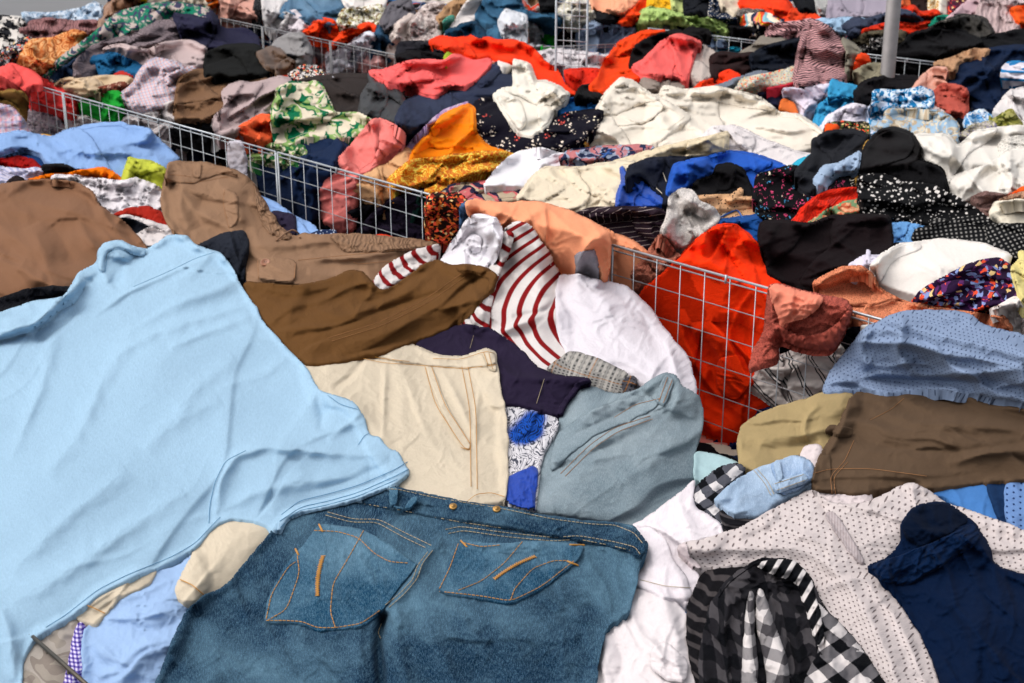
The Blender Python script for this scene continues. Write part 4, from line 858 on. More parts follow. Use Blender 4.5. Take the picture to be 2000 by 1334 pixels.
 ('top', 'top', 'black top with a hole collar at the foot of the pole', "1672,208 1668,178 1688,157 1730,148 1795,148 1790,178 1722,184 1708,203 1690,212", M(COT, '161316'), dict(cr=3)),
 ('dress', 'dress', 'big navy dress at the upper right', "1846,168 1862,120 1900,103 1960,90 2060,86 2060,175 1962,230 1930,230 1900,205 1878,184 1862,168", M(COT, '17253f'), dict(a=120, h=7)),
 ('scarf', 'scarf', 'tan lace scarf knotted over the wire right of the pole', "1824,122 1860,113 1902,96 1938,96 1902,110 1872,122 1867,137 1850,143 1830,134", M('lace', 'cda07c'), dict(p=.4)),
 ('blouse', 'blouse', 'shell pink satin blouse twisting down from the tan scarf', "1778,178 1798,150 1825,130 1850,133 1852,152 1837,157 1830,184 1790,189", M('satin', 'e0a48f'), dict(a=-60)),
 ('shirt', 'shirt', 'black shirt beneath the terracotta skirt', "1842,240 1858,215 1890,215 1905,232 1895,255 1860,255", M(COT, '11131c'), {}),
 ('skirt', 'skirt', 'terracotta skirt folded left of the navy dress', "1814,204 1822,180 1838,163 1870,166 1890,174 1890,222 1856,225 1820,218", M(COT, 'b9594c'), dict(p=.4, cr=4)),
 ('towel', 'towel', 'white towel with a blue and cream band at the right edge', "1954,150 1958,130 1974,120 2060,126 2060,165 1980,168 1960,160", M('stripe', 'ded8e0', '2f86c0', s=1.5, r=90), {}),
 ('blouse', 'blouse', 'pale pink blouse rim below the blue flowered shirt', "1776,214 1815,203 1850,222 1836,232 1798,224", M(SMO, 'e0c8c4'), {}),
 ('shirt', 'shirt', 'turquoise shirt with white blossom print and open neck', "1702,212 1706,178 1716,176 1760,178 1802,170 1822,178 1824,207 1800,214 1742,218", M('bloom', '2b86b8', '1d78ad', 'd7e2ee', s=.5), dict(p=.5, cr=4, parts=[('collar', '1706,180 1760,180 1818,176 1822,190 1760,198 1712,192', None, dict(h=1))])),
 ('t_shirt', 'T-shirt', 'white T-shirt mound left of the turquoise blossom shirt', "1596,258 1618,226 1660,203 1697,208 1700,242 1650,244 1612,256", M(SMO, 'dfd9e2'), dict(p=.4)),
 ('shirt', 'shirt', 'pale blue inside of a shirt with a turquoise floral edge', "1693,262 1696,206 1712,200 1745,204 1735,250 1712,268", M('bloom', 'c4cfe4', 'd3dbea', '3d8fc0', s=.5), {}),
 ('skirt', 'skirt', 'black patterned skirt band with an orange patch', "1608,262 1614,242 1650,238 1694,240 1698,258 1652,266", M('confetti', '1c1d1a', '6a7a3a', '9a8c6c', s=.5), {}),
 ('tag_cloth', 'cloth', 'small bright orange cloth in front of the black patterned skirt', "1612,259 1614,243 1637,245 1636,262", M(COT, 'f0581c'), dict(h=1)),
 ('t_shirt', 'T-shirt', 'large white T-shirt at the right edge', "1936,244 1942,215 1970,178 2000,170 2060,166 2060,256 1962,256", M(SMO, 'dcd6d4'), {}),
 ('shirt', 'shirt', 'blue and white tie dyed shirt above the olive leaf blouse', "1882,244 1888,222 1920,213 1938,228 1933,244 1902,250", M('bloom', '8fb6d8', '3b84bd', 'd5dde6', s=.5), dict(cr=4)),
 ('blouse', 'blouse', 'olive green satin blouse with leaf print', "1930,256 1938,234 1975,213 1992,235 2004,260 1950,262", M('bloom', '8d8a3f', '5d6128', 'a9a463', s=.6), dict(cr=3)),
 ('scarf', 'scarf', 'lilac paisley scarf strip leading to the olive blouse', "1866,268 1898,245 1940,236 1954,256 1902,272", M('paisley', 'c5bcae', '6a6690', '8d8a6c', s=.5), dict(cr=3)),
 ('blouse', 'blouse', 'ivory blouse with pale blue sketched flowers', "1720,250 1732,214 1780,213 1842,218 1872,240 1874,272 1862,312 1840,308 1808,292 1778,258 1750,253", M('bloom', 'd3c9b6', 'b9a68d', '9db7cc', s=.6), dict(p=.5, cr=3)),
 # white shirts and centre
 ('shirt', 'shirt', 'broad cream white shirt with collar, the largest of the white pile', "1268,262 1275,187 1288,186 1294,168 1340,176 1402,168 1432,176 1482,188 1522,220 1562,224 1592,244 1624,272 1602,288 1542,294 1500,290 1402,280 1330,290 1290,292", M(SMO, 'e9dfd0'), dict(a=-14, h=8, w=40, parts=[('collar', '1286,188 1293,170 1340,178 1356,196 1345,212 1300,212', None, dict(h=1)), ('front_panel', '1290,285 1300,250 1330,232 1400,228 1420,240 1390,275 1330,288', None, {})])),
 ('shirt', 'shirt', 'cream white shirt with a rounded flap, left of the broad one', "1142,282 1148,240 1163,214 1188,174 1214,151 1237,158 1262,178 1292,194 1330,215 1350,228 1290,272 1240,296 1180,304 1148,292", M(SMO, 'e6dccd'), dict(a=-10, h=8, w=38, parts=[('flap', '1165,214 1188,176 1214,154 1236,160 1262,180 1288,196 1300,212 1260,240 1210,246 1175,236', None, dict(h=3))])),
 ('trousers', 'trousers', 'white cotton trousers at the lower right of the white pile', "1370,285 1374,262 1392,247 1440,246 1482,268 1562,298 1604,304 1592,325 1542,336 1482,310 1430,302 1385,298", M(COT, 'e2dad9'), dict(a=15, h=4)),
 ('scarf', 'scarf', 'orange paisley scarf end beside the black floral dress', "1095,296 1110,275 1140,262 1150,290 1120,302", M('paisley', 'e09632', 'c4742c', 'ead27a', s=.5), {}),
 ('dress', 'dress', 'black dress printed with coral and white blossoms', "926,200 950,188 976,198 992,240 1012,256 1036,262 1072,238 1102,223 1160,213 1180,220 1164,250 1142,272 1092,293 1040,302 988,302 942,272 928,250", M('floral', '15131f', 'e7d8c8', 'd85a50', s=1.1), dict(a=-15, h=7)),
 ('shirt', 'shirt', 'ivory linen shirt with pointed collar thrown over the dark jeans', "1003,116 1010,119 1036,124 1046,158 1066,158 1092,168 1113,184 1102,202 1082,216 1071,240 1036,264 1014,260 998,240 982,217 962,185 984,171 1003,172", M(SMO, 'e6dfd2'), dict(a=60, h=8, p=.5, parts=[('collar', '1004,117 1034,124 1044,156 1050,184 1008,172', None, {}), ('collar', '1046,159 1092,168 1112,184 1084,196 1052,186', None, {}), ('lapel', '968,186 990,176 1020,200 1030,240 1015,256 1000,236 984,212', None, {})])),
 ('scarf', 'scarf', 'lilac edged part of a scarf left of the plain orange one', "762,352 782,326 792,288 860,219 922,196 852,242 806,297 784,334", M('paisley', 'b094b8', 'c9b5c4', '9a7aa8', s=.6), dict(h=3)),
 ('blouse', 'blouse', 'sand coloured satin blouse pressed behind the wire', "678,374 718,330 760,320 792,288 814,298 794,345 762,405 728,402 690,386", M(SMO, 'd2a377'), dict(a=20, h=6)),
 ('t_shirt', 'T-shirt', 'dark green T-shirt behind the wire under the paisley scarf', "796,440 818,368 852,330 874,328 856,365 832,410", M(COT, '18342f'), dict(a=110)),
 ('sweater', 'sweater', 'plum lace sweater low behind the wire mesh', "684,460 720,420 742,400 792,373 834,368 836,474 762,470 700,466", M('lace', '2a2233'), dict(cr=3)),
 ('t_shirt', 'T-shirt', 'black T-shirt low behind the wire beside the pink sleeve', "600,450 640,420 700,400 740,395 700,440 690,470 640,470", M(COT, '15141a'), dict(cr=3)),
 ('shirt', 'shirt', 'pink linen shirt sleeve hanging down behind the wire', "618,375 628,340 658,313 700,268 724,236 742,230 770,246 792,260 788,288 745,308 732,322 702,342 702,412 697,455 655,458 628,432 618,402", M(COT, 'e8837c'), dict(a=80, h=6)),
 ('scarf', 'scarf', 'plain bright orange scarf spread below the dark work jeans', "835,262 866,222 915,202 927,213 928,255 952,286 994,297 940,308 880,314 800,316 808,288", M(SMO, 'fb8a12'), dict(a=-40, h=5, w=30)),
 ('scarf', 'scarf', 'orange and gold paisley scarf in long folds over the wire', "755,352 800,312 860,307 930,297 985,296 1014,304 962,332 902,352 862,385 832,388 828,372 868,346 802,367 762,374", M('paisley', 'd98a22', 'c0632a', 'e8d05c', s=.6), dict(a=-25, h=8, w=20, cr=3)),
 ('dress', 'dress', 'dark dress with large dusty pink roses under the white cap', "855,380 880,362 960,352 1010,355 1034,364 1014,392 942,396 888,390", M('bloom', '2b2840', 'c86a6c', 'b7a48c', s=1.1), {}),
 ('shirt', 'shirt', 'smooth white shirt in a rounded patch left of the cream trousers', "944,364 958,345 988,310 1020,294 1062,290 1104,304 1094,335 1032,364 990,362", M(SMO, 'e9e6ea'), dict(h=3)),
 ('bikini', 'swimwear', 'navy and cream bikini with bright blue cords', "1092,308 1110,294 1180,286 1274,284 1290,300 1240,322 1182,326 1108,332", M('bloom', '2a3250', '9ba4b8', 'c07a7c', s=.7), dict(cr=3, lines=[('cord', ['1097,308 1120,300 1150,312 1180,295 1195,292', '1097,308 1112,318 1150,322 1175,310 1190,296', '1140,296 1165,302 1195,300'], BLUE_CORD, .0028)])),
 ('trousers', 'trousers', 'long beige trouser leg slanting below the white shirts', "1176,324 1248,300 1330,278 1390,266 1424,256 1420,302 1352,309 1300,316 1222,350", M(COT, 'ddcdb0'), dict(a=-15)),
 ('trousers', 'trousers', 'cream cotton trousers with ribbed pocket in the centre', "1006,390 1040,343 1064,326 1130,328 1182,318 1242,313 1229,347 1214,382 1209,418 1160,420 1115,414 1058,399", M(COT, 'e0d2ba'), dict(a=-20, h=6, parts=[('pocket', '1012,388 1042,345 1066,352 1110,366 1060,396', None, dict(h=1)), ('waistband', '1160,415 1190,360 1228,345 1213,382 1208,416', None, dict(h=1))])),
 ('shirt', 'shirt', 'shiny royal blue shirt crushed inside the dark jeans waist', "1202,414 1207,370 1220,343 1250,333 1275,365 1310,385 1315,404 1272,414 1230,416", M('satin', '1e4fae'), dict(cr=3)),
 ('jeans', 'jeans', 'black jeans waistband with contrast seams on the royal blue shirt', "1220,352 1228,325 1258,311 1300,307 1372,308 1384,326 1314,347 1309,380 1301,388 1268,358 1250,340", M('denim', '1a1d2a', '252a3a'), dict(a=60, lines=[('seam', ['1250,326 1262,345 1276,362 1300,384', '1284,312 1296,340 1304,362 1303,384'], CREAM_CORD, .0011)])),
 ('sweatshirt', 'sweatshirt', 'royal blue sweatshirt draped right of the black jeans', "1301,378 1308,345 1318,320 1400,302 1430,294 1482,303 1532,323 1545,336 1484,362 1474,390 1458,372 1420,347 1400,332 1352,363 1310,378", M(SMO, '2a5cb8'), dict(a=15, h=8, w=30)),
 ('t_shirt', 'T-shirt', 'black T-shirt with an open sleeve on the royal blue sweatshirt', "1348,390 1356,355 1393,343 1400,323 1422,318 1452,330 1464,357 1478,393 1440,393 1410,378 1380,395", M(COT, '131113'), dict(p=.5)),
 ('trousers', 'trousers', 'plum trousers with thin white pinstripes, arched', "1112,424 1150,407 1210,405 1292,407 1317,424 1304,452 1288,474 1255,484 1210,469 1178,450", M('pin', '2d2029', 'b9a9a4', s=.9, r=100), dict(a=5, h=7, parts=[('waistband', '1116,424 1150,409 1210,407 1290,409 1312,422 1250,424 1180,432 1130,436', M('pin', '2d2029', 'b9a9a4', s=.9, r=5), dict(h=2))])),
 ('shirt', 'shirt', 'light blue shirt glimpsed between the black skirt and ribbed belts', "1730,435 1790,430 1835,440 1800,462 1788,478 1732,486", M(COT, '6c9ed2'), {}),
 ('blouse', 'blouse', 'turquoise blouse edge behind the dark grey T-shirt', "1526,345 1558,315 1592,298 1584,328 1566,350", M(COT, '36a8c6'), {}),
 ('dress', 'dress', 'white dress with crochet lace panel at the right edge', "1784,262 1850,262 1872,288 1902,256 1962,248 2060,244 2060,395 1992,386 1950,390 1900,384 1870,404 1848,384 1838,332 1796,304", M(SMO, 'e3ddd4'), dict(a=70, h=8, w=46, parts=[('lace_panel', '1945,275 1990,262 2060,268 2060,385 1985,380 1960,330', M('lace', 'e8e2d8', s=1.4), dict(h=5)), ('lace_panel', '1955,300 1990,330 1970,390 1950,380', M('lace', 'e8e2d8', s=1.2), dict(h=2))])),
 ('blouse', 'blouse', 'leopard print blouse with cream straps in the right middle', "1318,392 1370,382 1430,382 1478,387 1496,418 1450,434 1400,434 1368,414", M('leopard', 'd3a67e', '1c1512', s=.7), dict(a=-20, lines=[('strap', ['1392,430 1420,402 1446,386', '1400,430 1430,405 1455,388'], CREAM_CORD, .0022)])),
 ('swimsuit', 'swimwear', 'blue swimsuit with thin straps below the leopard blouse', "1370,456 1398,430 1460,423 1492,416 1518,438 1494,480 1460,470 1448,448 1420,443", M(SMO, '1b4c8c'), dict(a=10, h=5, lines=[('strap', ['1392,432 1440,408 1452,428', '1452,428 1470,440 1495,430', '1404,445 1440,432 1470,428'], BLUE_CORD, .002)])),
 ('blouse', 'blouse', 'white eyelet blouse crumpled above the orange red shirt', "1288,458 1302,425 1308,384 1330,368 1352,373 1368,395 1392,403 1408,425 1382,447 1374,472 1335,490 1308,484", M('lace', 'e4dcd6', s=.6), dict(cr=2, h=8, p=.25, a=60)),
 ('blouse', 'blouse', 'black blouse scattered with tiny bright flowers', "1470,388 1477,343 1510,332 1552,322 1582,343 1620,363 1640,343 1675,348 1670,372 1602,380 1578,402 1562,434 1520,437 1482,420", M('floral', '0e0c10', 'd8507c', '4b94c0', s=.6), dict(cr=3)),
 ('shawl', 'shawl', 'orange red fringed shawl under the black floral blouse', "1545,440 1568,403 1602,378 1642,368 1680,368 1680,388 1632,402 1602,424 1566,446", M('crinkle', 'e8301a', s=.35, r=-30), dict(a=-35, lines=[('fringe', ['%d,%d %d,%d %d,%d' % (1640-k*7, 384+k*2, 1620-k*8, 404+k*2, 1604-k*8, 418+k*2+(k*5)%9) for k in range(9)], RED_CORD, .0014)])),
 ('blouse', 'blouse', 'peach blouse with green leaf print beside the fringed shawl', "1564,446 1608,415 1640,398 1680,388 1684,426 1622,430 1582,448", M('bloom', 'e3a781', 'd9704e', '7f9f76', s=.6), {}),
 ('t_shirt', 'T-shirt', 'washed black T-shirt draped left of the black bag', "1552,334 1588,300 1586,273 1618,256 1670,253 1698,263 1694,292 1652,318 1612,350 1582,378 1558,368", M(COT, '25262b'), dict(a=-40, h=7)),
 ('skirt', 'skirt', 'black skirt spread behind the polka dot blouse', "1675,400 1680,345 1720,318 1790,310 1842,328 1856,380 1800,400", M(COT, '121113'), {}),
 ('top', 'top', 'narrow gold and black patterned strip beside the black bag', "1670,352 1676,318 1690,280 1702,270 1694,300 1684,352", M('leopard', 'b9904a', '151210', s=.8), dict(h=1)),
 ('bag', 'bag', 'smooth black bag flap standing in a dome at right', "1672,340 1688,285 1716,255 1748,248 1780,258 1794,282 1796,305 1776,318 1740,326 1700,334", M(SMO, '1a1718'), dict(p=.7, h=1, parts=[('flap', '1676,334 1690,290 1718,260 1748,252 1778,262 1788,286 1772,308 1738,318 1702,326', None, dict(h=0, lift=.006))])),
 ('ribbon', 'ribbon', 'pale blue sheer ribbon curling left of the black bag', "1588,352 1608,324 1640,319 1682,292 1676,335 1650,338 1632,340 1612,368", M(SMO, '9db0c8'), dict(h=4, p=.3)),
 ('blouse', 'blouse', 'black blouse densely covered with white spots', "1675,350 1682,342 1722,339 1762,355 1822,362 1862,382 1908,408 1940,433 1902,442 1832,438 1770,428 1722,428 1690,430 1678,392", M('dots', '111113', 'd3cdc8', s=.85), dict(a=15, h=7, parts=[('binding', '1676,345 1686,343 1684,385 1694,428 1684,430 1677,395', M('smooth', '111113'), dict(h=0))])),
 ('shirt', 'shirt', 'brown lace sleeve cuff right of the spotted blouse', "1894,388 1922,374 1964,382 1956,408 1932,420 1906,398", M('lace', '8a6c66'), {}),
 ('t_shirt', 'T-shirt', 'orange T-shirt edge at the right edge above the tan ribbed top', "1974,380 2000,364 2060,358 2060,392 1990,392", M(COT, 'ee5e20'), {}),
 ('top', 'top', 'tan ribbed top at the right edge above the cream roll', "1946,392 2000,375 2060,378 2060,405 1990,398", M('crinkle', 'b98f75', s=.3), {}),
 ('towel', 'towel', 'cream towel rolled into a tube at the right edge', "1932,418 1942,396 1985,390 2060,396 2060,446 1960,440", M(SMO, 'e9dfcc'), dict(p=.8, h=1)),
 ('belt', 'belt', 'black ribbed belts with white dashes at the right edge', "1782,466 1788,448 1814,442 1820,428 1882,431 1942,438 2060,438 2060,530 1990,508 1930,484 1870,474", M('tweed', '111113', '8d8a86', s=1.5, r=8), dict(a=10, h=5)),
 ('skirt', 'skirt', 'black skirt fold above the peach lace cardigan', "1552,562 1640,528 1700,498 1742,478 1764,474 1726,508 1652,526 1620,552 1580,568", M(COT, '141012'), {}),
 ('shirt', 'shirt', 'big vermilion cotton shirt hanging down behind the wire at right', "1326,502 1368,460 1400,440 1436,438 1462,458 1494,490 1504,530 1534,560 1570,592 1520,640 1500,700 1510,790 1478,810 1440,850 1420,850 1385,860 1350,800 1340,740 1290,650 1240,590 1262,560 1298,530", M(COT, 'fa3c12'), dict(a=75, h=13, w=44, parts=[('placket', '1400,445 1432,440 1470,510 1500,600 1480,600 1440,520 1405,470', None, dict(h=2)), ('pocket', '1400,700 1450,690 1470,740 1440,780 1398,760', None, dict(h=2))])),
 ('skirt', 'skirt', 'rose lace skirt behind the wire left of the vermilion shirt', "1228,530 1262,498 1290,455 1310,482 1330,500 1300,532 1262,562 1240,580", M('lace', 'b4705c'), dict(cr=4)),
 ('shirt', 'shirt', 'dark blue shirt in shadow at the bottom of the wire', "1370,905 1400,850 1440,835 1500,790 1530,800 1520,850 1460,900 1400,910", M(COT, '14224a'), {}),
 ('skirt', 'skirt', 'dark red skirt at the bottom of the wire', "1340,900 1360,872 1420,880 1465,900 1440,925 1350,915", M(COT, 'b8141a'), {}),
 ('skirt', 'skirt', 'black brown wide skirt draped over the vermilion shirt', "1480,464 1487,433 1530,430 1580,438 1622,422 1702,419 1738,422 1744,470 1740,492 1702,524 1652,545 1602,560 1540,550 1500,535 1492,492", M(COT, '1c1416'), dict(a=-40, h=9)),
 ('t_shirt', 'T-shirt', 'lilac white T-shirt between black skirt and large ivory shirt', "1655,518 1690,498 1724,500 1712,535 1680,530", M(SMO, 'd8d2e0'), {}),
 ('shirt', 'shirt', 'large smooth ivory shirt at the right below the ribbed belts', "1698,522 1718,498 1758,476 1830,468 1870,468 1930,478 1978,500 1962,524 1862,564 1832,594 1790,600 1740,584 1708,552", M(SMO, 'e8e1da'), dict(h=3, p=.35, parts=[('collar', '1722,498 1758,480 1800,474 1800,486 1745,505 1722,545 1712,548 1710,520', None, dict(h=1))])),
 ('dress', 'dress', 'dress with dense purple, blue and coral floral print', "1776,598 1798,568 1850,538 1900,513 1950,503 1978,520 1994,560 1988,594 1940,604 1900,617 1830,610", M('confetti', '2a1735', '8796c8', '5c2d62', s=.75), dict(a=-20, h=8)),
 ('t_shirt', 'T-shirt', 'white T-shirt in the right edge corner below the yellow one', "1930,606 1958,594 1985,578 2060,610 2060,660 1970,645", M(SMO, 'e6dcd6'), {}),
 ('shirt', 'shirt', 'pale yellow shirt strip at the right edge', "1974,522 1990,506 2060,518 2060,618 1992,585", M(COT, 'dfd08c'), {}),
 ('cardigan', 'cardigan', 'peach open knit cardigan sloping down to the right', "1586,552 1640,523 1680,518 1706,538 1717,563 1762,588 1832,602 1902,612 1962,617 1980,645 1920,650 1800,650 1750,670 1712,665 1690,632 1640,592 1610,579", M('lace', 'e8926c', s=.8), dict(a=25, h=8)),
 ('shirt', 'shirt', 'white shirt with thin double grey stripes, pressed behind the wire', "1458,762 1463,735 1500,703 1540,688 1560,678 1622,663 1655,680 1644,722 1622,748 1592,775 1550,800 1508,794 1478,772", M('duo', 'd6cdc8', '2e3338', s=1.1, r=35), dict(cr=3, h=8)),
 ('shirt', 'shirt', 'black shirt in the gap above the striped shirt by the post', "1640,660 1665,640 1690,640 1680,668 1650,690", M(COT, '15131a'), {}),
]
i = 0
for (nm, cat, lab, poly, mat, kw) in R2:
    kw = dict(kw); kw.setdefault('cr', .8); kw.setdefault('p', .05); kw.setdefault('grow', 2.5); o = g(2, nm, cat, lab, poly, mat, **kw)
    sz = np.prod(pts(poly).max(0) - pts(poly).min(0)) ** .5
    if o and 34 < sz < 130 and cat in SLEEVED and not kw.get('parts') and (len(lab) * 13 + int(sz)) % 10 < 6: sleeve(o, poly, 2, kw.get('a', 20), mat, len(lab) * 3 + int(sz))
    if o and sz > 40 and kw.get('h', 9) > 3:
        folded_layer(o, poly, 2, kw.get('a', 20), len(lab) * 7 + int(sz), mat)
        if sz > 60 and 'denim' not in mat.name: auto_seams(o, poly, mat, 2, int(sz))
        if sz > 75: folded_layer(o, poly, 2, kw.get('a', 20) + 50, len(lab) * 11 + int(sz), mat)
# ------------------------------------------------------------------ clothes of the nearest bin
R1 = [
 ('shirt', 'shirt', 'coral shirt slung over the wire rail at the far left', "-60,135 0,133 25,123 57,137 78,148 84,166 60,168 56,188 25,184 -60,184", M(COT, 'f3605c'), dict(a=20, h=8)),
 ('shorts', 'shorts', 'olive yellow shorts leg standing left of the wire', "-60,182 0,180 20,174 45,180 58,195 46,245 25,218 -60,208", M(COT, '8f6f3c'), dict(p=.5)),
 ('shirt', 'shirt', 'pink and blue checked shirt at the left edge', "-60,200 0,203 25,208 46,233 62,265 0,272 -60,275", M('plaid', 'c9b6c0', 'd98a98', '8c9cc4', s=.8, r=20), dict(a=40, h=5)),
 ('towel', 'towel', 'small amber towel peeking above the pale blue shirt', "62,266 100,264 108,275 88,280", M(COT, 'e0aa48'), dict(h=1)),
 ('shirt', 'shirt', 'dark opening of the pale blue shirt at the left edge', "-60,300 0,285 60,280 100,300 90,330 0,318 -60,320", M(COT, '20406e'), {}),  # shade inside the shirt's opening, put into a dark blue piece of cloth
 ('shirt', 'shirt', 'pale blue shirt twisted along the left part of the wire', "-60,268 0,261 40,256 65,260 100,268 130,253 190,240 237,238 255,248 290,248 312,274 354,312 332,322 328,345 300,335 262,330 245,350 200,345 150,332 92,327 80,300 50,288 0,305 -60,318", M(COT, '8aa9d6'), dict(a=22, h=12, w=34, p=.35, fl=[("45,262 90,285 130,320", 8, 10), ("100,270 200,290 280,275 300,250", 9, 12), ("130,300 220,300 300,300", 8, 8)])),
 ('t_shirt', 'T-shirt', 'red T-shirt crumpled at the left edge', "-60,318 0,311 35,306 62,310 84,330 40,340 -60,336", M(COT, '9c1412'), dict(cr=6)),
 ('t_shirt', 'T-shirt', 'black T-shirt between the red and the orange one', "80,330 84,322 122,320 154,334 100,345 82,345", M(COT, '1b1a1c'), {}),
 ('shirt', 'shirt', 'pale lilac striped shirt at the left edge', "-60,332 0,324 40,332 78,326 86,342 50,354 20,360 0,376 -60,380", M('fine', 'cfc9da', 'a8aac8', s=1.2, r=60), {}),
 ('trousers', 'trousers', 'dark brown cloth corner left of the orange shirt', "-60,385 0,370 28,343 52,352 42,366 0,390", M(COT, '241a1a'), {}),
 ('t_shirt', 'T-shirt', 'bright orange T-shirt above the white crumpled one', "42,354 100,340 150,336 206,324 244,355 240,365 198,360 130,348 98,356", M(COT, 'f27a0e'), dict(a=-15, h=8, fl=[("200,330 205,345 200,355", 4, 6)])),
 ('t_shirt', 'T-shirt', 'yellow green T-shirt left of the tan cargo trousers', "236,358 244,330 250,305 262,311 300,316 330,334 330,372 290,365", M(COT, 'bfc44a'), dict(a=75, h=10)),
 ('t_shirt', 'T-shirt', 'white crumpled T-shirt behind the large brown cloth', "100,352 102,343 130,341 180,348 240,355 262,347 292,356 316,368 328,415 280,410 220,424 193,405 178,380 140,362", M(COT, 'e4dde0'), dict(cr=9, a=-10)),
 ('t_shirt', 'T-shirt', 'brick red T-shirt under the white crumpled one', "215,420 258,406 290,403 322,418 348,452 300,448 258,430", M(COT, 'a32a1e'), dict(p=.4, h=3)),
 ('t_shirt', 'T-shirt', 'white T-shirt with a black printed figure below the red one', "226,428 248,420 280,428 332,443 370,462 342,466 324,468 310,482 285,486 255,455", M(SMO, 'd5ccca'), dict(h=4, parts=[('printed_patch', '232,424 252,424 280,436 292,442 283,462 278,475 258,450', M(SMO, '1b1e26'), dict(h=0, lift=.0015)), ('printed_dot', '275,452 278,451 279,455 276,456', M(SMO, 'e8e0c8'), dict(h=0, q=1, lift=.003, wob=0))])),
 ('collar', 'shirt', 'pale blue shirt collar lying under the wire posts', "486,392 500,378 542,398 577,423 612,438 634,462 600,462 558,446 518,414", M(COT, '8fb0e0'), dict(h=5)),
 ('skirt', 'skirt', 'dark purple denim skirt under the pale blue collar', "526,420 535,413 577,418 577,462 545,452", M('denim', '292334', '373048'), dict(h=3)),
 ('sash', 'scarf', 'pale grey sash hanging over the wire rail', "446,330 445,280 450,276 470,276 479,300 484,352 474,355 458,340", M(SMO, 'c6c0c8'), dict(h=2, a=88, p=0, sm=False)),
 ('shirt', 'shirt', 'navy shirt with tiny white print in front of the middle wire', "598,462 630,448 660,450 650,468", M('dots', '1b2d50', 'c0c8d8', s=.5), dict(h=2)),
 ('t_shirt', 'T-shirt', 'vermilion scrap at the foot of the middle wire', "725,466 740,458 770,462 768,472 735,474", M(COT, 'e8401a'), dict(h=1)),
 ('dress', 'dress', 'dark dress with a dense multicoloured flower print over the rail', "828,440 832,385 850,376 900,378 918,395 903,442 882,475 840,476", M('confetti', '20120e', 'c4662c', '8f2c22', s=.6), dict(a=85, h=5)),
 ('jeans', 'jeans', 'slim strip of blue denim behind the white sleeve', "898,430 900,398 926,386 930,418 915,450 900,460", M('denim', '3a5578', '5c7ba0'), dict(h=2)),
]
for (nm, cat, lab, poly, mat, kw) in R1:
    kw = dict(kw); kw.setdefault('cr', 1.5); kw.setdefault('p', .1); kw.setdefault('grow', 2); o = g(1, nm, cat, lab, poly, mat, **kw)
    if o and np.prod(pts(poly).max(0) - pts(poly).min(0)) ** .5 > 70: auto_seams(o, poly, mat, 2, len(lab)); folded_layer(o, poly, 1, kw.get('a', 20), len(lab) * 3, mat)
# trousers, tan, with shirred waistband
TAN = M('twill', '93745c')
t = g(1, 'cargo_trousers', 'trousers', 'tan cargo trousers with shirred waistband and big button', 
  "311,395 318,360 326,318 350,313 400,316 452,328 492,348 522,400 548,442 577,462 592,453 625,458 640,456 700,455 780,463 825,468 864,476 850,490 800,505 755,535 724,565 690,545 640,560 580,580 530,570 483,560 470,500 440,470 400,478 375,488 338,452 322,430", TAN,
  a=25, h=7, w=48, p=.25, cr=1, nf=12, sp=16, fl=[("400,380 385,420 392,450", 18, -9), ("420,360 460,380 470,430 440,460", 16, 12), ("360,345 350,400 370,450", 14, 8), ("480,478 560,480 640,470 700,480", 9, 12), ("560,505 680,505 800,488", 6, 9), ("700,530 650,540 600,530", 10, 8)])
sheet('waistband', "326,322 330,316 400,318 452,330 470,345 440,338 398,348 372,360 322,352", TAN, row=1, parent=t, follow=True, lift=.002, a=0, h=2, w=8, p=0, q=2)
sheet('belt_loop', "378,317 394,318 392,347 377,345", TAN, row=1, parent=t, follow=True, lift=.005, h=0, p=0, q=1.5, wob=.3)
sheet('shirring', "495,352 522,402 548,444 572,462 560,470 520,450 505,420 498,390", M('crinkle', '93745c', s=.45, r=20), row=1, parent=t, follow=True, lift=.003, h=4, w=9, a=-20, p=.1, q=2)
sheet('shirring', "640,458 700,457 780,464 860,476 840,484 780,488 700,492 668,488 655,472", M('crinkle', '93745c', s=.45, r=0), row=1, parent=t, follow=True, lift=.003, h=4, w=9, a=0, p=.1, q=2)
sheet('waist_tab', "500,505 520,500 580,507 577,548 545,552 505,547", TAN, row=1, parent=t, follow=True, lift=.003, h=1.5, p=0, q=1.5, wob=.4)
sheet('pocket_flap', "437,366 466,378 465,432 448,448 436,400", TAN, row=1, parent=t, follow=True, lift=.002, h=2, p=0, q=2, wob=.4)
stitch(t, ["327,350 372,358 420,350 445,345", "329,340 372,345", "503,508 505,545", "577,510 575,548", "582,508 720,494 830,484", "690,512 700,516 810,505 850,498", "438,370 436,400 447,445", "464,380 465,430"], THD, .0006, name='seam')
def button(parent, x, y, rad, mat, holes=4, name='button', lift=.003):
    c = pos(x, y, float(sampleZ(ZB, np.array([x]), np.array([y]))[0]) + lift)
    prof = [(rad * .001, .0), (rad * .72, .0), (rad * .78, rad * .12), (rad * .9, rad * .14), (rad, rad * .02), (rad, -rad * .22)]
    n = 20; V = [(r * math.cos(2 * math.pi * k / n), r * math.sin(2 * math.pi * k / n), z) for r, z in prof for k in range(n)]
    F = [(i * n + k, (i + 1) * n + k, (i + 1) * n + (k + 1) % n, i * n + (k + 1) % n) for i in range(len(prof) - 1) for k in range(n)]
    o = mesh_obj(name, V, F, mat); o.parent = parent; o.location = Vector(c) - parent.location; o.rotation_euler = (math.radians(28), 0, 0)
    for k in range(holes):
        a_ = math.pi / 2 * k + .7; h_ = lathe('thread_hole', [(rad * .001, 0.0004), (rad * .1, 0.0004), (rad * .1, -.0006)], DARK, Vector((rad * .27 * math.cos(a_), rad * .27 * math.sin(a_), .0002)), o, 8)
    return o
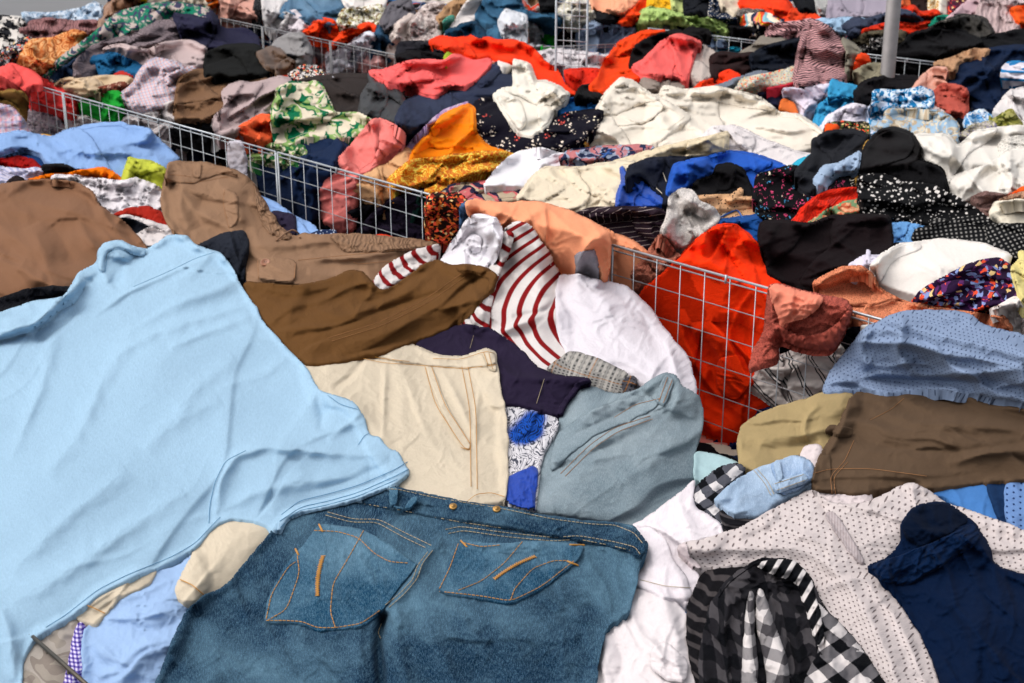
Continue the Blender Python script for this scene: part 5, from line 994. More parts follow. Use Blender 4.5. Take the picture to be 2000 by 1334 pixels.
button(t, 518, 512, .0115, BRB)
tube('drawstring', on_cloth('540,470 556,456 572,448 583,455 586,464', .006), .0022, simple('tan_cord', rgba('8d6a4f'), .9), t, 6)
# dark denim hem
t = g(1, 'jeans', 'jeans', 'black denim trouser hem poking out beside the light blue shirt', "374,486 400,470 440,453 479,448 488,476 481,520 476,556 440,510 408,494", M('denim', '1d2028', '2b2f3a'), h=7, w=16, a=100, cr=3)
sheet('cuff', "462,452 479,449 488,476 481,520 468,515 474,478", M('denim', '1b1e26', '262a34'), row=1, parent=t, follow=True, lift=.003, h=1, p=.1, q=2)
# large brown cloth and black textured one at left
g(1, 'jacket', 'jacket', 'large smooth brown jacket filling the left edge', "-80,372 0,358 80,348 152,355 183,373 194,400 242,430 280,470 292,492 262,505 235,500 200,520 155,560 130,578 60,578 0,590 -80,592", M(SMO, '86624a'),
  a=40, h=6, w=60, p=.3, nf=10, sp=14, fl=[("60,440 75,470 90,520 110,570", 18, 14), ("100,440 130,480 140,520", 20, -8), ("190,400 225,450 270,490", 10, 12), ("-20,500 30,520 100,560 130,575", 14, 16), ("30,470 10,500 40,520", 18, -7), ("150,430 180,480 230,510", 10, 8)])
g(1, 'shawl', 'shawl', 'black crinkled shawl between brown jacket and light blue shirt', "-80,592 0,582 50,563 100,558 140,560 150,580 130,620 60,640 0,660 -80,680", M('lace', '15161c', s=1.2), h=5, cr=5, a=-15)
# white crew sleeve, striped shirt
WH = M('jersey', 'e8e4ea')
SALM = M(SMO, 'f3a27a')
t = g(1, 'skirt', 'skirt', 'smooth peach skirt draped over the wire rail in the centre', "906,398 916,390 930,388 980,395 1040,391 1082,398 1132,418 1172,438 1192,452 1196,475 1188,560 1130,562 1060,580 1000,540 950,460 935,430", SALM,
  a=60, h=9, w=40, p=.22, cr=2, fl=[("985,400 960,430 975,470", 10, 9), ("1070,400 1030,425 1010,450", 10, 10), ("1190,450 1150,475 1130,510 1125,560", 9, 14), ("1100,420 1150,450 1190,470", 14, 8)])
g(2, 'skirt', 'skirt', 'hanging peach skirt side behind the two wire posts', "1176,440 1205,455 1240,468 1275,500 1258,535 1248,580 1215,590 1170,570", SALM, a=80, h=5, w=24, fl=[("1200,460 1240,478 1265,505", 6, 7)])
g(1, 'sweater', 'sweater', 'grey marl sweater bit tucked beside the peach skirt', "1122,500 1130,493 1162,486 1172,520 1178,560 1124,550", M('jersey', '8f8b92'), h=2, follow=True, lift=.002, p=0, sm=False)
t = g(1, 'striped_shirt', 'shirt', 'cream jersey shirt with dark red stripes, crumpled in the middle',
  "935,560 942,520 958,482 985,445 1010,430 1032,434 1052,460 1078,500 1097,540 1092,580 1112,620 1115,692 1080,718 1062,728 1010,715 955,670 905,640 895,605 920,560", M('stripe', 'd9d2cf', '85191c', s=1.08, r=-12),
  a=70, h=10, w=44, p=.35, uwarp=1.2, ub=-28, fl=[("1000,435 985,500 960,560 950,600", 12, 12), ("1090,585 1040,620 980,650 930,650", 12, 14), ("1040,470 1060,540 1050,600", 14, 8), ("1095,580 1060,610 1000,620", 7, -12)])
sheet('sleeve', "720,556 748,520 800,490 850,476 866,482 835,520 785,550 742,575", M('stripe', 'd9d2cf', '85191c', s=1.1, r=40), row=1, parent=t, a=-30, h=6, w=24, p=.3, cr=3)
sheet('folded_layer', '938,524 960,484 988,448 1006,455 992,500 975,540 960,590 952,650 915,630 930,570', M('stripe', 'd9d2cf', '85191c', s=1.15, r=40), row=1, parent=t, follow=True, lift=.004, h=5, w=20, a=110, p=.15)
t = g(1, 't_shirt', 'T-shirt', 'bright white T-shirt bundled left of the striped shirt', "855,515 880,474 903,440 918,420 945,416 972,426 984,446 978,482 964,505 940,535 900,540 870,530", WH,
  a=70, h=9, w=30, p=.45, cr=4, fl=[("905,445 940,440 950,470 935,510", 9, 9), ("960,430 950,480 925,525", 8, 8)])
sheet('neckband', "905,470 925,455 942,462 940,490 925,492 915,480", WH, row=1, parent=t, follow=True, lift=.002, h=2, p=.2, q=2)
# white sheet-like garment, checked roll
g(1, 'blouse', 'blouse', 'large white cotton blouse lying against the wire', "1085,560 1093,536 1130,534 1180,549 1217,553 1262,588 1283,618 1313,658 1348,698 1362,760 1360,820 1300,800 1250,755 1160,720 1105,695 1085,640", M(COT, 'dcd6dc'),
  a=50, h=5, w=46, p=.35, cr=3, fl=[("1110,560 1180,580 1190,620", 14, 8), ("1300,660 1320,720 1330,780", 8, 10), ("1120,700 1220,700 1300,760", 14, 9), ("1200,560 1260,620 1290,700", 10, -7)])
t = g(1, 'skirt', 'skirt', 'grey glen checked skirt rolled into a tube', "1063,722 1090,700 1115,683 1162,697 1217,722 1246,744 1240,768 1205,772 1150,756", M('glen', '8f8c88', '24252a', 'b9b4ad', s=1, r=-18), a=20, h=1, p=.4, cr=0)
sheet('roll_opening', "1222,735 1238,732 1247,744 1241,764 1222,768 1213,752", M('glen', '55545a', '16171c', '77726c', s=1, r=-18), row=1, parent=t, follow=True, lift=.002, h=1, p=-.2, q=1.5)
# light jeans
LD = M('denim', '71818a', 'a3aeb3')
t = g(1, 'jeans', 'jeans', 'pale stonewashed jeans crumpled in the centre right', "1080,860 1092,812 1122,763 1150,752 1200,768 1240,763 1275,738 1300,726 1322,733 1333,753 1367,773 1375,800 1375,832 1358,880 1358,942 1332,965 1272,1016 1240,1028 1180,1020 1110,1010 1040,1000 1035,950 1062,885", LD,
  a=-28, h=8, w=46, p=.3, cr=1.5, sp=14, fl=[("1095,835 1160,800 1230,770 1300,735", 13, 16), ("1080,870 1170,825 1270,780", 8, -12), ("1110,900 1200,850 1290,800 1360,780", 14, 14), ("1070,930 1160,880 1260,840", 9, -7), ("1180,960 1280,900 1350,830", 16, 8), ("1330,745 1320,790 1300,820", 10, 8)])
sheet('folded_layer', '1084,850 1140,808 1200,785 1262,768 1292,790 1230,822 1160,850 1110,890 1072,925', LD, row=1, parent=t, follow=True, lift=.003, h=4, w=30, a=-28, p=.2)
sheet('belt_loop', "1298,730 1318,740 1300,792 1278,782", LD, row=1, parent=t, follow=True, lift=.006, h=0, p=.1, q=1.5, wob=.4)
stitch(t, ["1095,925 1150,870 1200,835 1270,812", "1104,930 1160,874 1208,842 1275,818", "1304,737 1287,784", "1313,742 1295,788", "1200,815 1240,790 1290,778"], THD, .0006, name='seam')
# blue print cloth
t = g(1, 'shirt', 'shirt', 'shirt with inky blue and white wavy drawing beside beige jeans', "975,780 1020,785 1066,802 1094,820 1083,852 1063,882 1054,930 1046,1000 985,985 975,880", M('sketch', 'd5d2d6', '14203a', '1d4fa8', s=1), h=5, cr=3, w=24, a=70)
sheet('lower_panel', "984,932 1052,905 1048,960 1046,1002 985,988", M('satin', '123f9e'), row=1, parent=t, follow=True, lift=.002, h=4, a=80, w=14, p=.1, q=2)
# plum shorts
PL = M('twill', '2b2338')
t = g(1, 'shorts', 'shorts', 'dark plum shorts between the brown trousers and the print', "805,670 850,652 900,632 960,640 1012,676 1052,716 1082,732 1150,737 1158,746 1132,757 1107,792 1097,815 1060,804 1000,790 960,800 940,740 900,710 850,705", PL,
  a=30, h=7, w=40, p=.22, cr=3, fl=[("980,740 1060,740 1130,745", 9, 8), ("940,660 960,700 1010,740", 10, 6)])
stitch(t, ["1063,740 1048,788", "925,655 918,680"], THL, .0005, name='seam')
sheet('hem', "1150,737 1158,746 1132,757 1107,792 1097,813 1086,809 1098,785 1120,752", PL, row=1, parent=t, follow=True, lift=.003, h=1, p=.1, q=1.5)
# beige jeans
BE = M('twill', 'cfc2ad')
t = g(1, 'beige_jeans', 'jeans', 'beige jeans with rust orange stitching under the light blue shirt', "590,720 600,706 650,698 742,685 805,668 855,692 900,696 950,678 970,688 973,720 978,750 988,800 993,850 993,930 987,985 900,985 820,985 770,950 730,900 680,800 620,790 600,770", BE,
  a=75, h=4, w=46, p=.1, cr=2, fl=[("755,700 750,780 748,860", 5, 5), ("710,700 690,730 650,760", 7, -8), ("860,715 905,800 930,870", 7, 5), ("980,740 990,800 995,860", 6, 5), ("940,740 930,800 928,880", 5, 4), ("640,770 700,790 760,870", 14, 7)])
sheet('waistband', "700,690 745,684 800,672 852,694 900,698 950,680 968,690 970,712 905,718 850,714 780,706 740,696", BE, row=1, parent=t, follow=True, lift=.003, h=1, p=.04, q=2, wob=.6)
sheet('belt_loop', "938,682 966,688 971,724 953,720", BE, row=1, parent=t, follow=True, lift=.006, h=0, p=.1, q=1.5, wob=.4)
sheet('pocket_edge', "829,714 846,716 872,790 920,868 916,878 902,874 860,800", BE, row=1, parent=t, follow=True, lift=.002, h=0, p=.03, q=1.5, wob=.4)
BLEGS = ("340,1150 372,1085 400,1035 440,1000 535,1010 538,1040 482,1104 442,1154 407,1168 385,1192 345,1170", "135,1203 188,1150 260,1110 310,1110 292,1142 232,1168 207,1198 187,1225"); BEIGE = t
stitch(t, ["702,698 745,708 800,712 852,716 905,720 970,712", "712,692 745,700 800,706", "830,716 850,790 905,874 918,878", "843,716 868,790 918,866", "902,716 918,800 920,950", "914,716 930,800 932,955", "846,700 900,702 948,686 966,690", "955,690 962,720", "943,684 953,712", "905,985 930,965 960,962 985,970", "918,870 918,880 900,874"], THO, .0006, lift=.003)
# brown trousers across the centre
BR = M('twill', '68492a')
t = g(1, 'brown_trousers', 'trousers', 'dark olive brown trousers stretched across the beige jeans', "470,548 530,553 575,558 640,544 690,525 712,530 742,568 775,555 830,513 852,505 890,519 906,515 946,520 973,536 968,562 932,594 906,614 872,644 802,669 742,694 650,709 600,714 565,690 520,630 490,595", BR,
  a=-32, h=6, w=46, p=.2, cr=1, nf=12, sp=12, fl=[("700,530 730,570 700,600 690,625", 10, 9), ("600,600 680,620 780,580 860,520", 12, 12), ("560,660 660,640 760,600 900,560", 7, -9), ("600,560 570,600 560,640", 14, 6), ("650,690 780,640 930,580", 12, 7), ("690,600 720,585 740,600", 8, -8)])
stitch(t, ["640,660 740,630 830,585 900,535", "648,666 746,636 838,590 908,540"], THD, .0005, name='seam')
sheet('hem', "890,519 906,515 946,520 973,536 968,562 955,572 955,545 930,530 895,530", BR, row=1, parent=t, follow=True, lift=.003, h=1, p=.1, q=1.5)
# ------------------------------------------------------------------ right side of the nearest bin
g(1, 'skirt', 'skirt', 'pale aqua skirt in the gap left of the checked cloth', "1352,935 1356,880 1400,885 1450,905 1440,935 1390,960", M(SMO, 'a9c4c8'), h=3)
t = g(1, 'blouse', 'blouse', 'salmon lace blouse hanging over the wire rail', "1462,722 1466,690 1490,650 1495,600 1500,556 1512,552 1542,558 1602,574 1652,584 1668,605 1654,642 1632,684 1600,688 1550,676 1520,665 1522,702 1478,716", M('lace', 'b85e50', s=.9),
  a=70, h=7, cr=6, p=.3, drop=.01)
sheet('lining', "1500,558 1512,552 1545,560 1612,578 1600,600 1570,620 1535,628 1525,640 1512,600", M(SMO, 'e88d74'), row=1, parent=t, follow=True, lift=.007, h=5, w=24, a=20, p=.2)
sheet('lace_frill', '1500,625 1530,640 1570,655 1610,650 1640,625 1655,605 1668,610 1654,645 1632,686 1600,690 1550,678 1518,655', M('crinkle', 'b85e50', s=.7, r=20), row=1, parent=t, follow=True, lift=.005, h=5, w=14, a=80, p=.3)
g(1, 'label_tag', 'tag', 'small white label by the wire post left of the blue shirt', "1679,636 1698,632 1704,650 1684,662", M(SMO, 'd8d2cc'), h=0)
g(1, 'trousers', 'trousers', 'khaki trouser leg sticking out from under the brown trousers', "1437,860 1448,828 1500,798 1560,782 1602,768 1655,755 1680,790 1660,835 1625,885 1570,885 1520,905 1480,925 1442,912", M('twill', 'a8946c'),
  a=-25, h=6, w=38, p=.3, cr=1, sp=14, fl=[("1600,790 1575,815 1570,850 1590,868", 5, 7), ("1450,870 1530,880 1600,860", 12, -14)])
g(1, 'sleeve', 'sleeve', 'off white cotton sleeve under the brown trousers', "1555,905 1570,870 1602,866 1612,890 1605,945 1640,955 1702,952 1705,990 1640,992 1598,975", M(COT, 'd9cccc'), h=4, cr=4)
t = g(1, 'checked_shirt', 'shirt', 'black and white checked shirt corner right of the white T-shirts', "1343,985 1356,950 1398,913 1442,902 1460,915 1436,945 1414,978 1404,992 1424,1042 1390,1018 1356,998", M('gingham', '15161a', '55565e', 'd5d0d0', s=.75, r=40), h=6, cr=4, w=20)
g(1, 'striped_shirt', 'shirt', 'charcoal and black striped shirt below the pale denim shorts', "1400,990 1480,995 1520,1002 1500,1028 1440,1050 1420,1050", M('stripe', '1b1a1e', '4a4648', s=.5, r=80), h=4)
LS = M('denim', '93a9c2', 'b5c5d6')
t = g(1, 'denim_shorts', 'shorts', 'very pale denim shorts with waistband and belt loops', "1390,978 1428,943 1478,913 1510,902 1556,887 1590,903 1598,938 1562,965 1512,985 1482,1012 1428,1006", LS, a=-30, h=5, w=30, p=.35, cr=2)
sheet('waistband', "1505,905 1555,888 1588,903 1592,932 1560,955 1525,965 1512,930", M('denim', '7f9bc0', 'c4d2e0'), row=1, parent=t, follow=True, lift=.003, h=3, w=10, a=70, p=.1, q=2)
for pl_ in ("1508,942 1572,922 1580,938 1516,962", "1510,900 1524,897 1530,935 1518,940"): sheet('belt_loop', pl_, LS, row=1, parent=t, follow=True, lift=.006, h=0, p=.1, q=1.5, wob=.4)
stitch(t, ["1478,915 1500,940 1512,965", "1472,918 1494,944 1506,968", "1510,946 1572,926", "1516,958 1578,936"], THL, .0006, name='seam')
g(1, 'cloth', 'cloth', 'plain sky blue cloth below the brown trousers hem', "1780,955 1800,945 1930,930 1952,980 1960,1045 1900,1012 1850,975", M(SMO, '4a7cb8'), h=4)
g(1, 'shirt', 'shirt', 'dark slate blue shirt gap at the right edge', "1920,935 1990,930 1990,1060 1950,1020", M(COT, '1c3558'), h=4)
g(1, 'blouse', 'blouse', 'blue dotted blouse corner at the right edge', "1958,935 2070,925 2070,1075 1965,1030", M('specks', '6f8fc0', '27406e', s=1), h=3)
TP = M('twill', '5f4d3d')
t = g(1, 'brown_trousers', 'trousers', 'taupe brown trousers with belt loop at the right edge', "1583,942 1598,890 1638,830 1656,780 1688,752 1800,750 1870,755 1950,772 2070,790 2070,935 1950,940 1800,958 1750,953 1680,966 1620,960 1588,960", TP,
  a=12, h=8, w=50, p=.22, cr=1, nf=13, sp=11, fl=[("1690,770 1760,780 1840,765", 12, 12), ("1700,800 1800,830 1900,830 2020,840", 12, 12), ("1680,860 1780,880 1900,880 2020,860", 9, -10), ("1850,905 1950,880 2040,880", 8, 9), ("1600,910 1700,915 1810,930 1900,920", 7, 7), ("1660,790 1640,850 1610,900", 7, 9)])
sheet('belt_loop', "1612,838 1622,828 1668,836 1664,852 1612,846", TP, row=1, parent=t, follow=True, lift=.005, h=0, p=.1, q=1.5, wob=.4)
sheet('cuff', "1585,942 1598,890 1625,890 1622,930 1638,962 1590,958", TP, row=1, parent=t, follow=True, lift=.003, h=1, p=.1, q=2)
stitch(t, ["1625,965 1622,930 1650,900 1668,860", "1632,966 1628,932 1656,902", "1588,925 1620,916 1700,915 1810,930", "1700,820 1740,800 1765,778"], THD, .0005, name='seam')
t = g(1, 'blue_shirt', 'shirt', 'chambray blue shirt with tiny dark specks at the right edge', "1603,768 1618,728 1648,688 1688,638 1758,606 1842,604 1893,609 1922,634 2070,670 2070,798 1950,780 1870,765 1800,760 1740,768 1680,760 1638,765", M('specks', '8697b3', '5b6b87', s=.7, r=10),
  a=20, h=9, w=46, p=.25, cr=2, fl=[("1760,610 1762,660 1750,690 1780,715", 12, 12), ("1740,700 1800,735 1900,730 2000,720", 12, 11), ("1650,740 1740,740 1850,745 2000,750", 9, -8), ("1690,650 1680,690 1700,720", 10, 7), ("1770,625 1840,640 1890,625", 8, -8), ("1630,750 1720,730 1820,738", 7, 8)])
# white T-shirts beneath
WT = M('jersey', 'e0d8dc')
t = g(1, 't_shirt', 'T-shirt', 'smooth white T-shirt between pale jeans and checked cloth', "1225,1030 1270,1005 1332,958 1360,930 1352,985 1402,1015 1420,1050 1400,1075 1335,1090 1372,1125 1350,1190 1290,1150 1262,1110 1240,1080", WT, h=8, w=36, a=40, cr=3)
t = g(1, 'white_shirt', 'shirt', 'white cotton shirt with folded cuff beside the dark jeans', "1080,1430 1150,1330 1180,1230 1228,1185 1245,1130 1300,1155 1345,1200 1355,1260 1378,1310 1392,1430", M(SMO, 'ddd5d6'),
  a=65, h=12, w=40, p=.3, cr=4, fl=[("1225,1180 1250,1240 1290,1270 1300,1320", 7, 12), ("1300,1170 1320,1230 1340,1290", 12, 9), ("1190,1230 1220,1290 1200,1340", 12, -10), ("1260,1270 1310,1290 1350,1300", 9, 10)])
sheet('cuff', "1270,1265 1300,1250 1345,1290 1342,1330 1300,1325 1268,1300", M(SMO, 'ddd5d6'), row=1, parent=t, follow=True, lift=.006, h=3, p=.15, q=2)
t = g(1, 't_shirt', 'T-shirt', 'white T-shirt sleeve with stitched hem over the white shirt', "1215,1030 1270,1026 1302,1055 1314,1090 1342,1125 1354,1172 1300,1168 1260,1152 1235,1140 1240,1080", WT, h=5, w=30, a=60, p=.3)
stitch(t, ["1250,1132 1300,1145 1350,1148"], THL, .0005, name='seam')
# dark side of the checked heap, mesh jersey, navy shorts, gingham
g(1, 'striped_shirt', 'shirt', 'dark striped shirt side below the perforated jersey', "1338,1250 1342,1180 1372,1112 1440,1105 1480,1110 1430,1180 1400,1260 1420,1400 1380,1430", M('stripe', '19181b', '4a4546', s=.75, r=75), h=8, w=34, a=70)
PW = M('specks', 'cec3c1', '857978', s=.75, r=12)
t = g(1, 'jersey', 'jersey', 'off white perforated sports jersey over the checked shirt', "1322,1078 1328,1060 1370,1053 1450,1028 1500,998 1588,952 1622,983 1690,983 1768,943 1792,943 1852,983 1902,998 2070,1060 2070,1140 1960,1110 1900,1100 1760,1110 1735,1130 1765,1190 1805,1250 1833,1320 1850,1430 1720,1430 1650,1290 1600,1180 1560,1125 1480,1100 1400,1108 1356,1112", PW,
  a=30, h=9, w=46, p=.2, cr=2, fl=[("1340,1080 1450,1070 1560,1070 1650,1120", 14, 12), ("1600,1090 1680,1170 1740,1290 1770,1400", 16, 13), ("1590,960 1620,1010 1670,1085", 7, -8), ("1780,945 1785,975 1800,1000", 6, 9), ("1480,1020 1560,1040 1640,1080", 12, 8), ("1620,1000 1700,1000 1760,960", 9, 6), ("1680,1120 1760,1220 1810,1340", 9, 9)])
sheet('side_panel', "1608,1003 1628,995 1655,1035 1690,1095 1683,1102 1660,1080", M('fine', 'b3a8a9', 'a39899', s=.5), row=1, parent=t, follow=True, lift=.002, h=1, p=.02, q=2, wob=.5)
sheet('hem', "1322,1078 1328,1062 1342,1060 1345,1085 1375,1110 1356,1113", M(SMO, 'd3c5c6'), row=1, parent=t, follow=True, lift=.002, h=0, p=.05, q=2)
NV = M(COT, '0a1b36')
t = g(1, 'navy_shorts', 'shorts', 'navy shorts with elastic waist in the bottom right corner', "1688,1106 1738,1085 1763,1050 1757,1020 1788,985 1846,976 1903,1018 1932,1060 1943,1105 2070,1140 2070,1430 1862,1430 1832,1310 1792,1225 1742,1153 1722,1132", NV,
  a=60, h=10, w=44, p=.3, cr=4, fl=[("1800,990 1810,1030 1900,1020", 12, -12), ("1740,1150 1850,1170 1940,1270 1990,1400", 16, 12), ("1900,1030 1940,1110 1960,1200", 12, 12), ("1940,1110 1990,1120 2030,1150", 10, 8), ("1800,1200 1880,1300 1920,1420", 12, 8)])
sheet('lining', "1768,1052 1760,1022 1790,988 1845,980 1898,1016 1850,1045 1800,1066", M(COT, '081428'), row=1, parent=t, follow=True, lift=.001, h=5, w=22, p=.02)  # inner back of the shorts, its shade put into a darker navy
sheet('waistband', "1697,1106 1745,1088 1800,1068 1850,1046 1902,1020 1918,1052 1845,1100 1775,1142 1722,1132", M('crinkle', '0c2140', s=.5, r=-40), row=1, parent=t, follow=True, lift=.003, a=-60, h=3, w=9, p=.1, q=2)
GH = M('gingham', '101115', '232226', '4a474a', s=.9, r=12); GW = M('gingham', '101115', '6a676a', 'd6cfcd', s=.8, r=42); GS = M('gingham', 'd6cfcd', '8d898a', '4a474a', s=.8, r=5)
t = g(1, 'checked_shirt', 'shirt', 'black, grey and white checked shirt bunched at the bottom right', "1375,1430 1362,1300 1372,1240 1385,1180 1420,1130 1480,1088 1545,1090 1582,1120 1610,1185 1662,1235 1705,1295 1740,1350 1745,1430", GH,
  a=85, h=13, w=32, p=.3, uwarp=1.6, cr=2, fan=[(1500, 1140, 13, 11, 120)], fl=[("1480,1095 1560,1120 1590,1200 1600,1300", 10, 14), ("1470,1150 1460,1240 1480,1340", 9, 12), ("1500,1150 1530,1230 1560,1330", 8, -12), ("1430,1150 1410,1240 1410,1340", 12, 10)], bump=[(1510, 1170, 34, -22)])
sheet('folded_layer', "1585,1165 1612,1190 1662,1237 1705,1296 1740,1350 1745,1430 1590,1430 1560,1390 1572,1320 1600,1270 1596,1210", GW, row=1, parent=t, follow=True, lift=.004, h=8, w=26, a=60, p=.15)
sheet('folded_layer', "1478,1146 1492,1155 1512,1215 1540,1290 1545,1370 1560,1430 1500,1430 1505,1370 1492,1290 1476,1215", GS, row=1, parent=t, follow=True, lift=.005, h=7, w=18, a=85, p=.25, ua=20)
sheet('folded_layer', "1462,1150 1474,1158 1474,1230 1482,1310 1470,1430 1440,1430 1448,1330 1452,1240", GS, row=1, parent=t, follow=True, lift=.005, h=6, w=14, a=88, p=.25)
sheet('collar', "1470,1098 1545,1090 1582,1120 1602,1190 1612,1250 1596,1262 1575,1190 1555,1130 1500,1115", M('stripe', '131418', 'd6cfcd', s=.6, r=-25), row=1, parent=t, follow=True, lift=.006, h=3, p=.2, q=2)
auto_seams(t, '1375,1430 1362,1300 1372,1240 1385,1180 1420,1130 1480,1088 1545,1090 1582,1120', GH, 1, 4)
# ------------------------------------------------------------------ bottom left corner
g(1, 'blouse', 'blouse', 'ivory printed blouse under the bin rail in the bottom left corner', "20,1430 55,1250 100,1212 155,1200 160,1290 120,1430", M('bloom', '9c9389', '8a8078', 'a8a098', s=.8), h=5)
g(1, 'gingham_shirt', 'shirt', 'purple gingham shirt strip in the bottom left corner', "100,1430 128,1310 148,1218 168,1212 170,1300 190,1430", M('gingham', 'e0d8ea', '8a7cc0', '4a3a8c', s=.13, r=8), h=4, a=85)
g(1, 'shirt', 'shirt', 'crumpled light blue cotton shirt in the bottom left', "165,1430 158,1260 164,1225 210,1195 232,1160 300,1115 342,1108 378,1078 400,1100 410,1140 375,1190 350,1270 310,1340 300,1430", M(COT, '9db8dc'),
  a=-35, h=11, w=40, p=.3, cr=3, mi=.5, fl=[("200,1215 270,1195 340,1200", 9, 10), ("170,1240 220,1290 300,1300", 12, 13), ("230,1220 300,1235 350,1210", 9, -9), ("190,1320 250,1310 320,1330", 10, 10)])
for pl_ in BLEGS: sheet('trouser_leg', pl_, BE, row=1, parent=BEIGE, a=-50, h=6, w=34, p=.35, cr=1)
stitch(BEIGE, ["352,1132 375,1142 405,1168", "162,1180 180,1186 205,1198"], THO, .0009, lift=.003)
bn = bpy.data.objects.new('bin_rail', None); COL.objects.link(bn)
zr_ = float(sampleZ(ZB, np.array([110., 140.]), np.array([1285., 1310.])).max()) + .006
ra = pos(64, 1244, zr_); rb = pos(178, 1345, zr_); rd = (rb - ra); bn.location = Vector((ra[0], ra[1], 0)); tag(bn, 'bronze metal front rail of the nearest bin in the bottom left corner', 'bin rail')
GUN = simple('dull_bronze_metal', (.10, .085, .065, 1), .4, .7, nz=.3)
tube('top_rail', np.array([ra, rb + rd * .4]), .0032, GUN, bn)
for f in (-.05, .25, .62, .95):
    c_ = ra + rd * f; tube('upright_wire', np.array([c_, [c_[0], c_[1], .1]]), .0022, GUN, bn)
for z in (zr_ - .045, zr_ - .09): tube('cross_wire', np.array([[ra[0], ra[1], z], [rb[0] + rd[0] * .4, rb[1] + rd[1] * .4, z]]), .0022, GUN, bn)
# ------------------------------------------------------------------ dark jeans
DJ = M('denim', '0a2943', '7195a9')
jeans = g(1, 'jeans', 'jeans', 'dark blue jeans with ochre stitched back pockets, front centre',
  "655,985 700,965 762,947 850,966 900,978 985,988 1080,1008 1160,1018 1200,1018 1242,1028 1266,1060 1266,1078 1252,1092 1247,1132 1232,1192 1207,1212 1187,1222 1172,1280 1165,1340 1160,1430 260,1430 300,1340 340,1240 363,1190 400,1160 440,1145 534,1030 560,1004 620,992", DJ,
  a=62, h=5, w=50, p=.14, cr=3, lift=.008, fl=[("860,1050 825,1100 790,1160 745,1200", 9, 11), ("750,1205 738,1260 745,1330 748,1430", 8, -38, 1), ("775,1190 775,1260 790,1330 800,1430", 18, 12, 1), ("705,1230 700,1290 700,1350 700,1430", 18, 12, 1), ("830,1160 900,1200 960,1280", 10, 7), ("620,1250 680,1230 730,1215", 9, 7), ("560,1240 620,1290 690,1300", 10, 6), ("1200,1215 1150,1190 1100,1180", 14, -8), ("640,1000 760,1020 830,1060 870,1075", 9, 7), ("600,1120 640,1160 700,1200", 14, 7), ("880,1080 960,1060 1080,1070 1180,1080", 12, 8), ("810,1230 880,1300 900,1400", 24, 9), ("430,1200 420,1300 400,1400", 26, 8), ("1060,1180 1120,1220 1170,1230", 10, -7)])
wb = sheet('waistband', "700,968 762,950 850,968 900,980 985,990 1080,1010 1160,1020 1200,1020 1240,1032 1262,1062 1262,1078 1246,1088 1225,1072 1150,1058 1080,1045 985,1028 900,1016 840,1006 760,992 710,982", DJ, row=1, parent=jeans, follow=True, lift=.003, h=2, w=16, p=.04, q=2, wob=.6)
PK = M('denim', '12405c', '7a9db0')
for pl_ in ("622,1022 700,1030 755,1058 805,1095 818,1100 770,1160 745,1195 712,1222 655,1230 620,1232 590,1218 560,1216 513,1215 525,1160 560,1100 600,1055",
            "900,1052 960,1062 1060,1055 1130,1062 1143,1066 1130,1095 1060,1150 998,1180 940,1170 852,1156 872,1110"):
    o = sheet('back_pocket', pl_, PK, row=1, parent=jeans, follow=True, lift=.003, h=2, w=30, p=.04, cr=1.5, q=2, wob=.8)
for pl_ in ("760,950 778,952 776,985 760,988", "765,985 800,995 818,975 815,968 802,972 785,1000 776,998"):
    sheet('belt_loop', pl_, PK, row=1, parent=jeans, follow=True, lift=.007, h=0, p=.15, q=1.5, wob=.3)
stitch(jeans, ["708,966 765,953 850,972 985,994 1080,1014 1160,1024 1200,1025 1238,1040 1256,1062", "712,984 770,994 840,1008 900,1020 985,1032 1060,1042", "640,1000 690,1014 740,1014 790,1040 842,1065", "636,1006 686,1020 736,1020 786,1048 836,1072",
  "870,1034 900,1028 985,1040 1080,1050 1130,1046 1200,1058 1240,1068 1250,1082", "876,1042 905,1036 985,1048 1080,1057 1130,1053 1196,1066 1236,1076", "845,1075 825,1100 815,1130 790,1160 755,1190", "835,1078 815,1105 806,1132 780,1160 748,1185", "745,1218 738,1235 745,1250"], THL, .0007, dash=3)
stitch(jeans, ["614,1036 660,1038 700,1050 730,1080 760,1097 800,1100", "520,1208 530,1160 562,1108 580,1095", "522,1212 560,1190 585,1120 580,1080", "710,1036 680,1090 650,1140 645,1195 655,1226", "520,1212 560,1212 590,1214 620,1226 655,1226 705,1218 745,1190", 
  "905,1060 940,1068 980,1064", "895,1062 878,1110 858,1150", "1020,1058 985,1100 940,1135 890,1155", "858,1155 940,1164 998,1174 1058,1145 1125,1092", "998,1170 1005,1150 1040,1110 1080,1095 1112,1095"], THO, .0007, dash=3)
def zigzag(parent, x0, y0, x1, y1, n, wd):
    L = []; dx, dy = x1 - x0, y1 - y0; l = math.hypot(dx, dy); nx, ny = -dy / l, dx / l
    for k in range(n):
        f = k / (n - 1.0); s_ = wd if k % 2 else -wd; bow = 4 * math.sin(f * math.pi)
        L.append((x0 + dx * f + nx * (s_ + bow), y0 + dy * f + ny * (s_ + bow)))
    L = np.array(L); L = resample(L, 2.2); P = pos(L[:, 0], L[:, 1], sampleZ(ZB, L[:, 0], L[:, 1]) + .0016)
    return tube('embroidery', P, .0008, THO, parent, 4)
zigzag(jeans, 631, 1085, 620, 1164, 46, 4.5); zigzag(jeans, 1046, 1086, 965, 1131, 46, 3.5)
for l_ in ("623,1024 630,1038", "577,1072 583,1084", "900,1056 912,1068", "1112,1064 1142,1065", "1108,1096 1130,1105"):
    stitch(jeans, l_, THO, .0016, name='bar_tack', lift=.001)
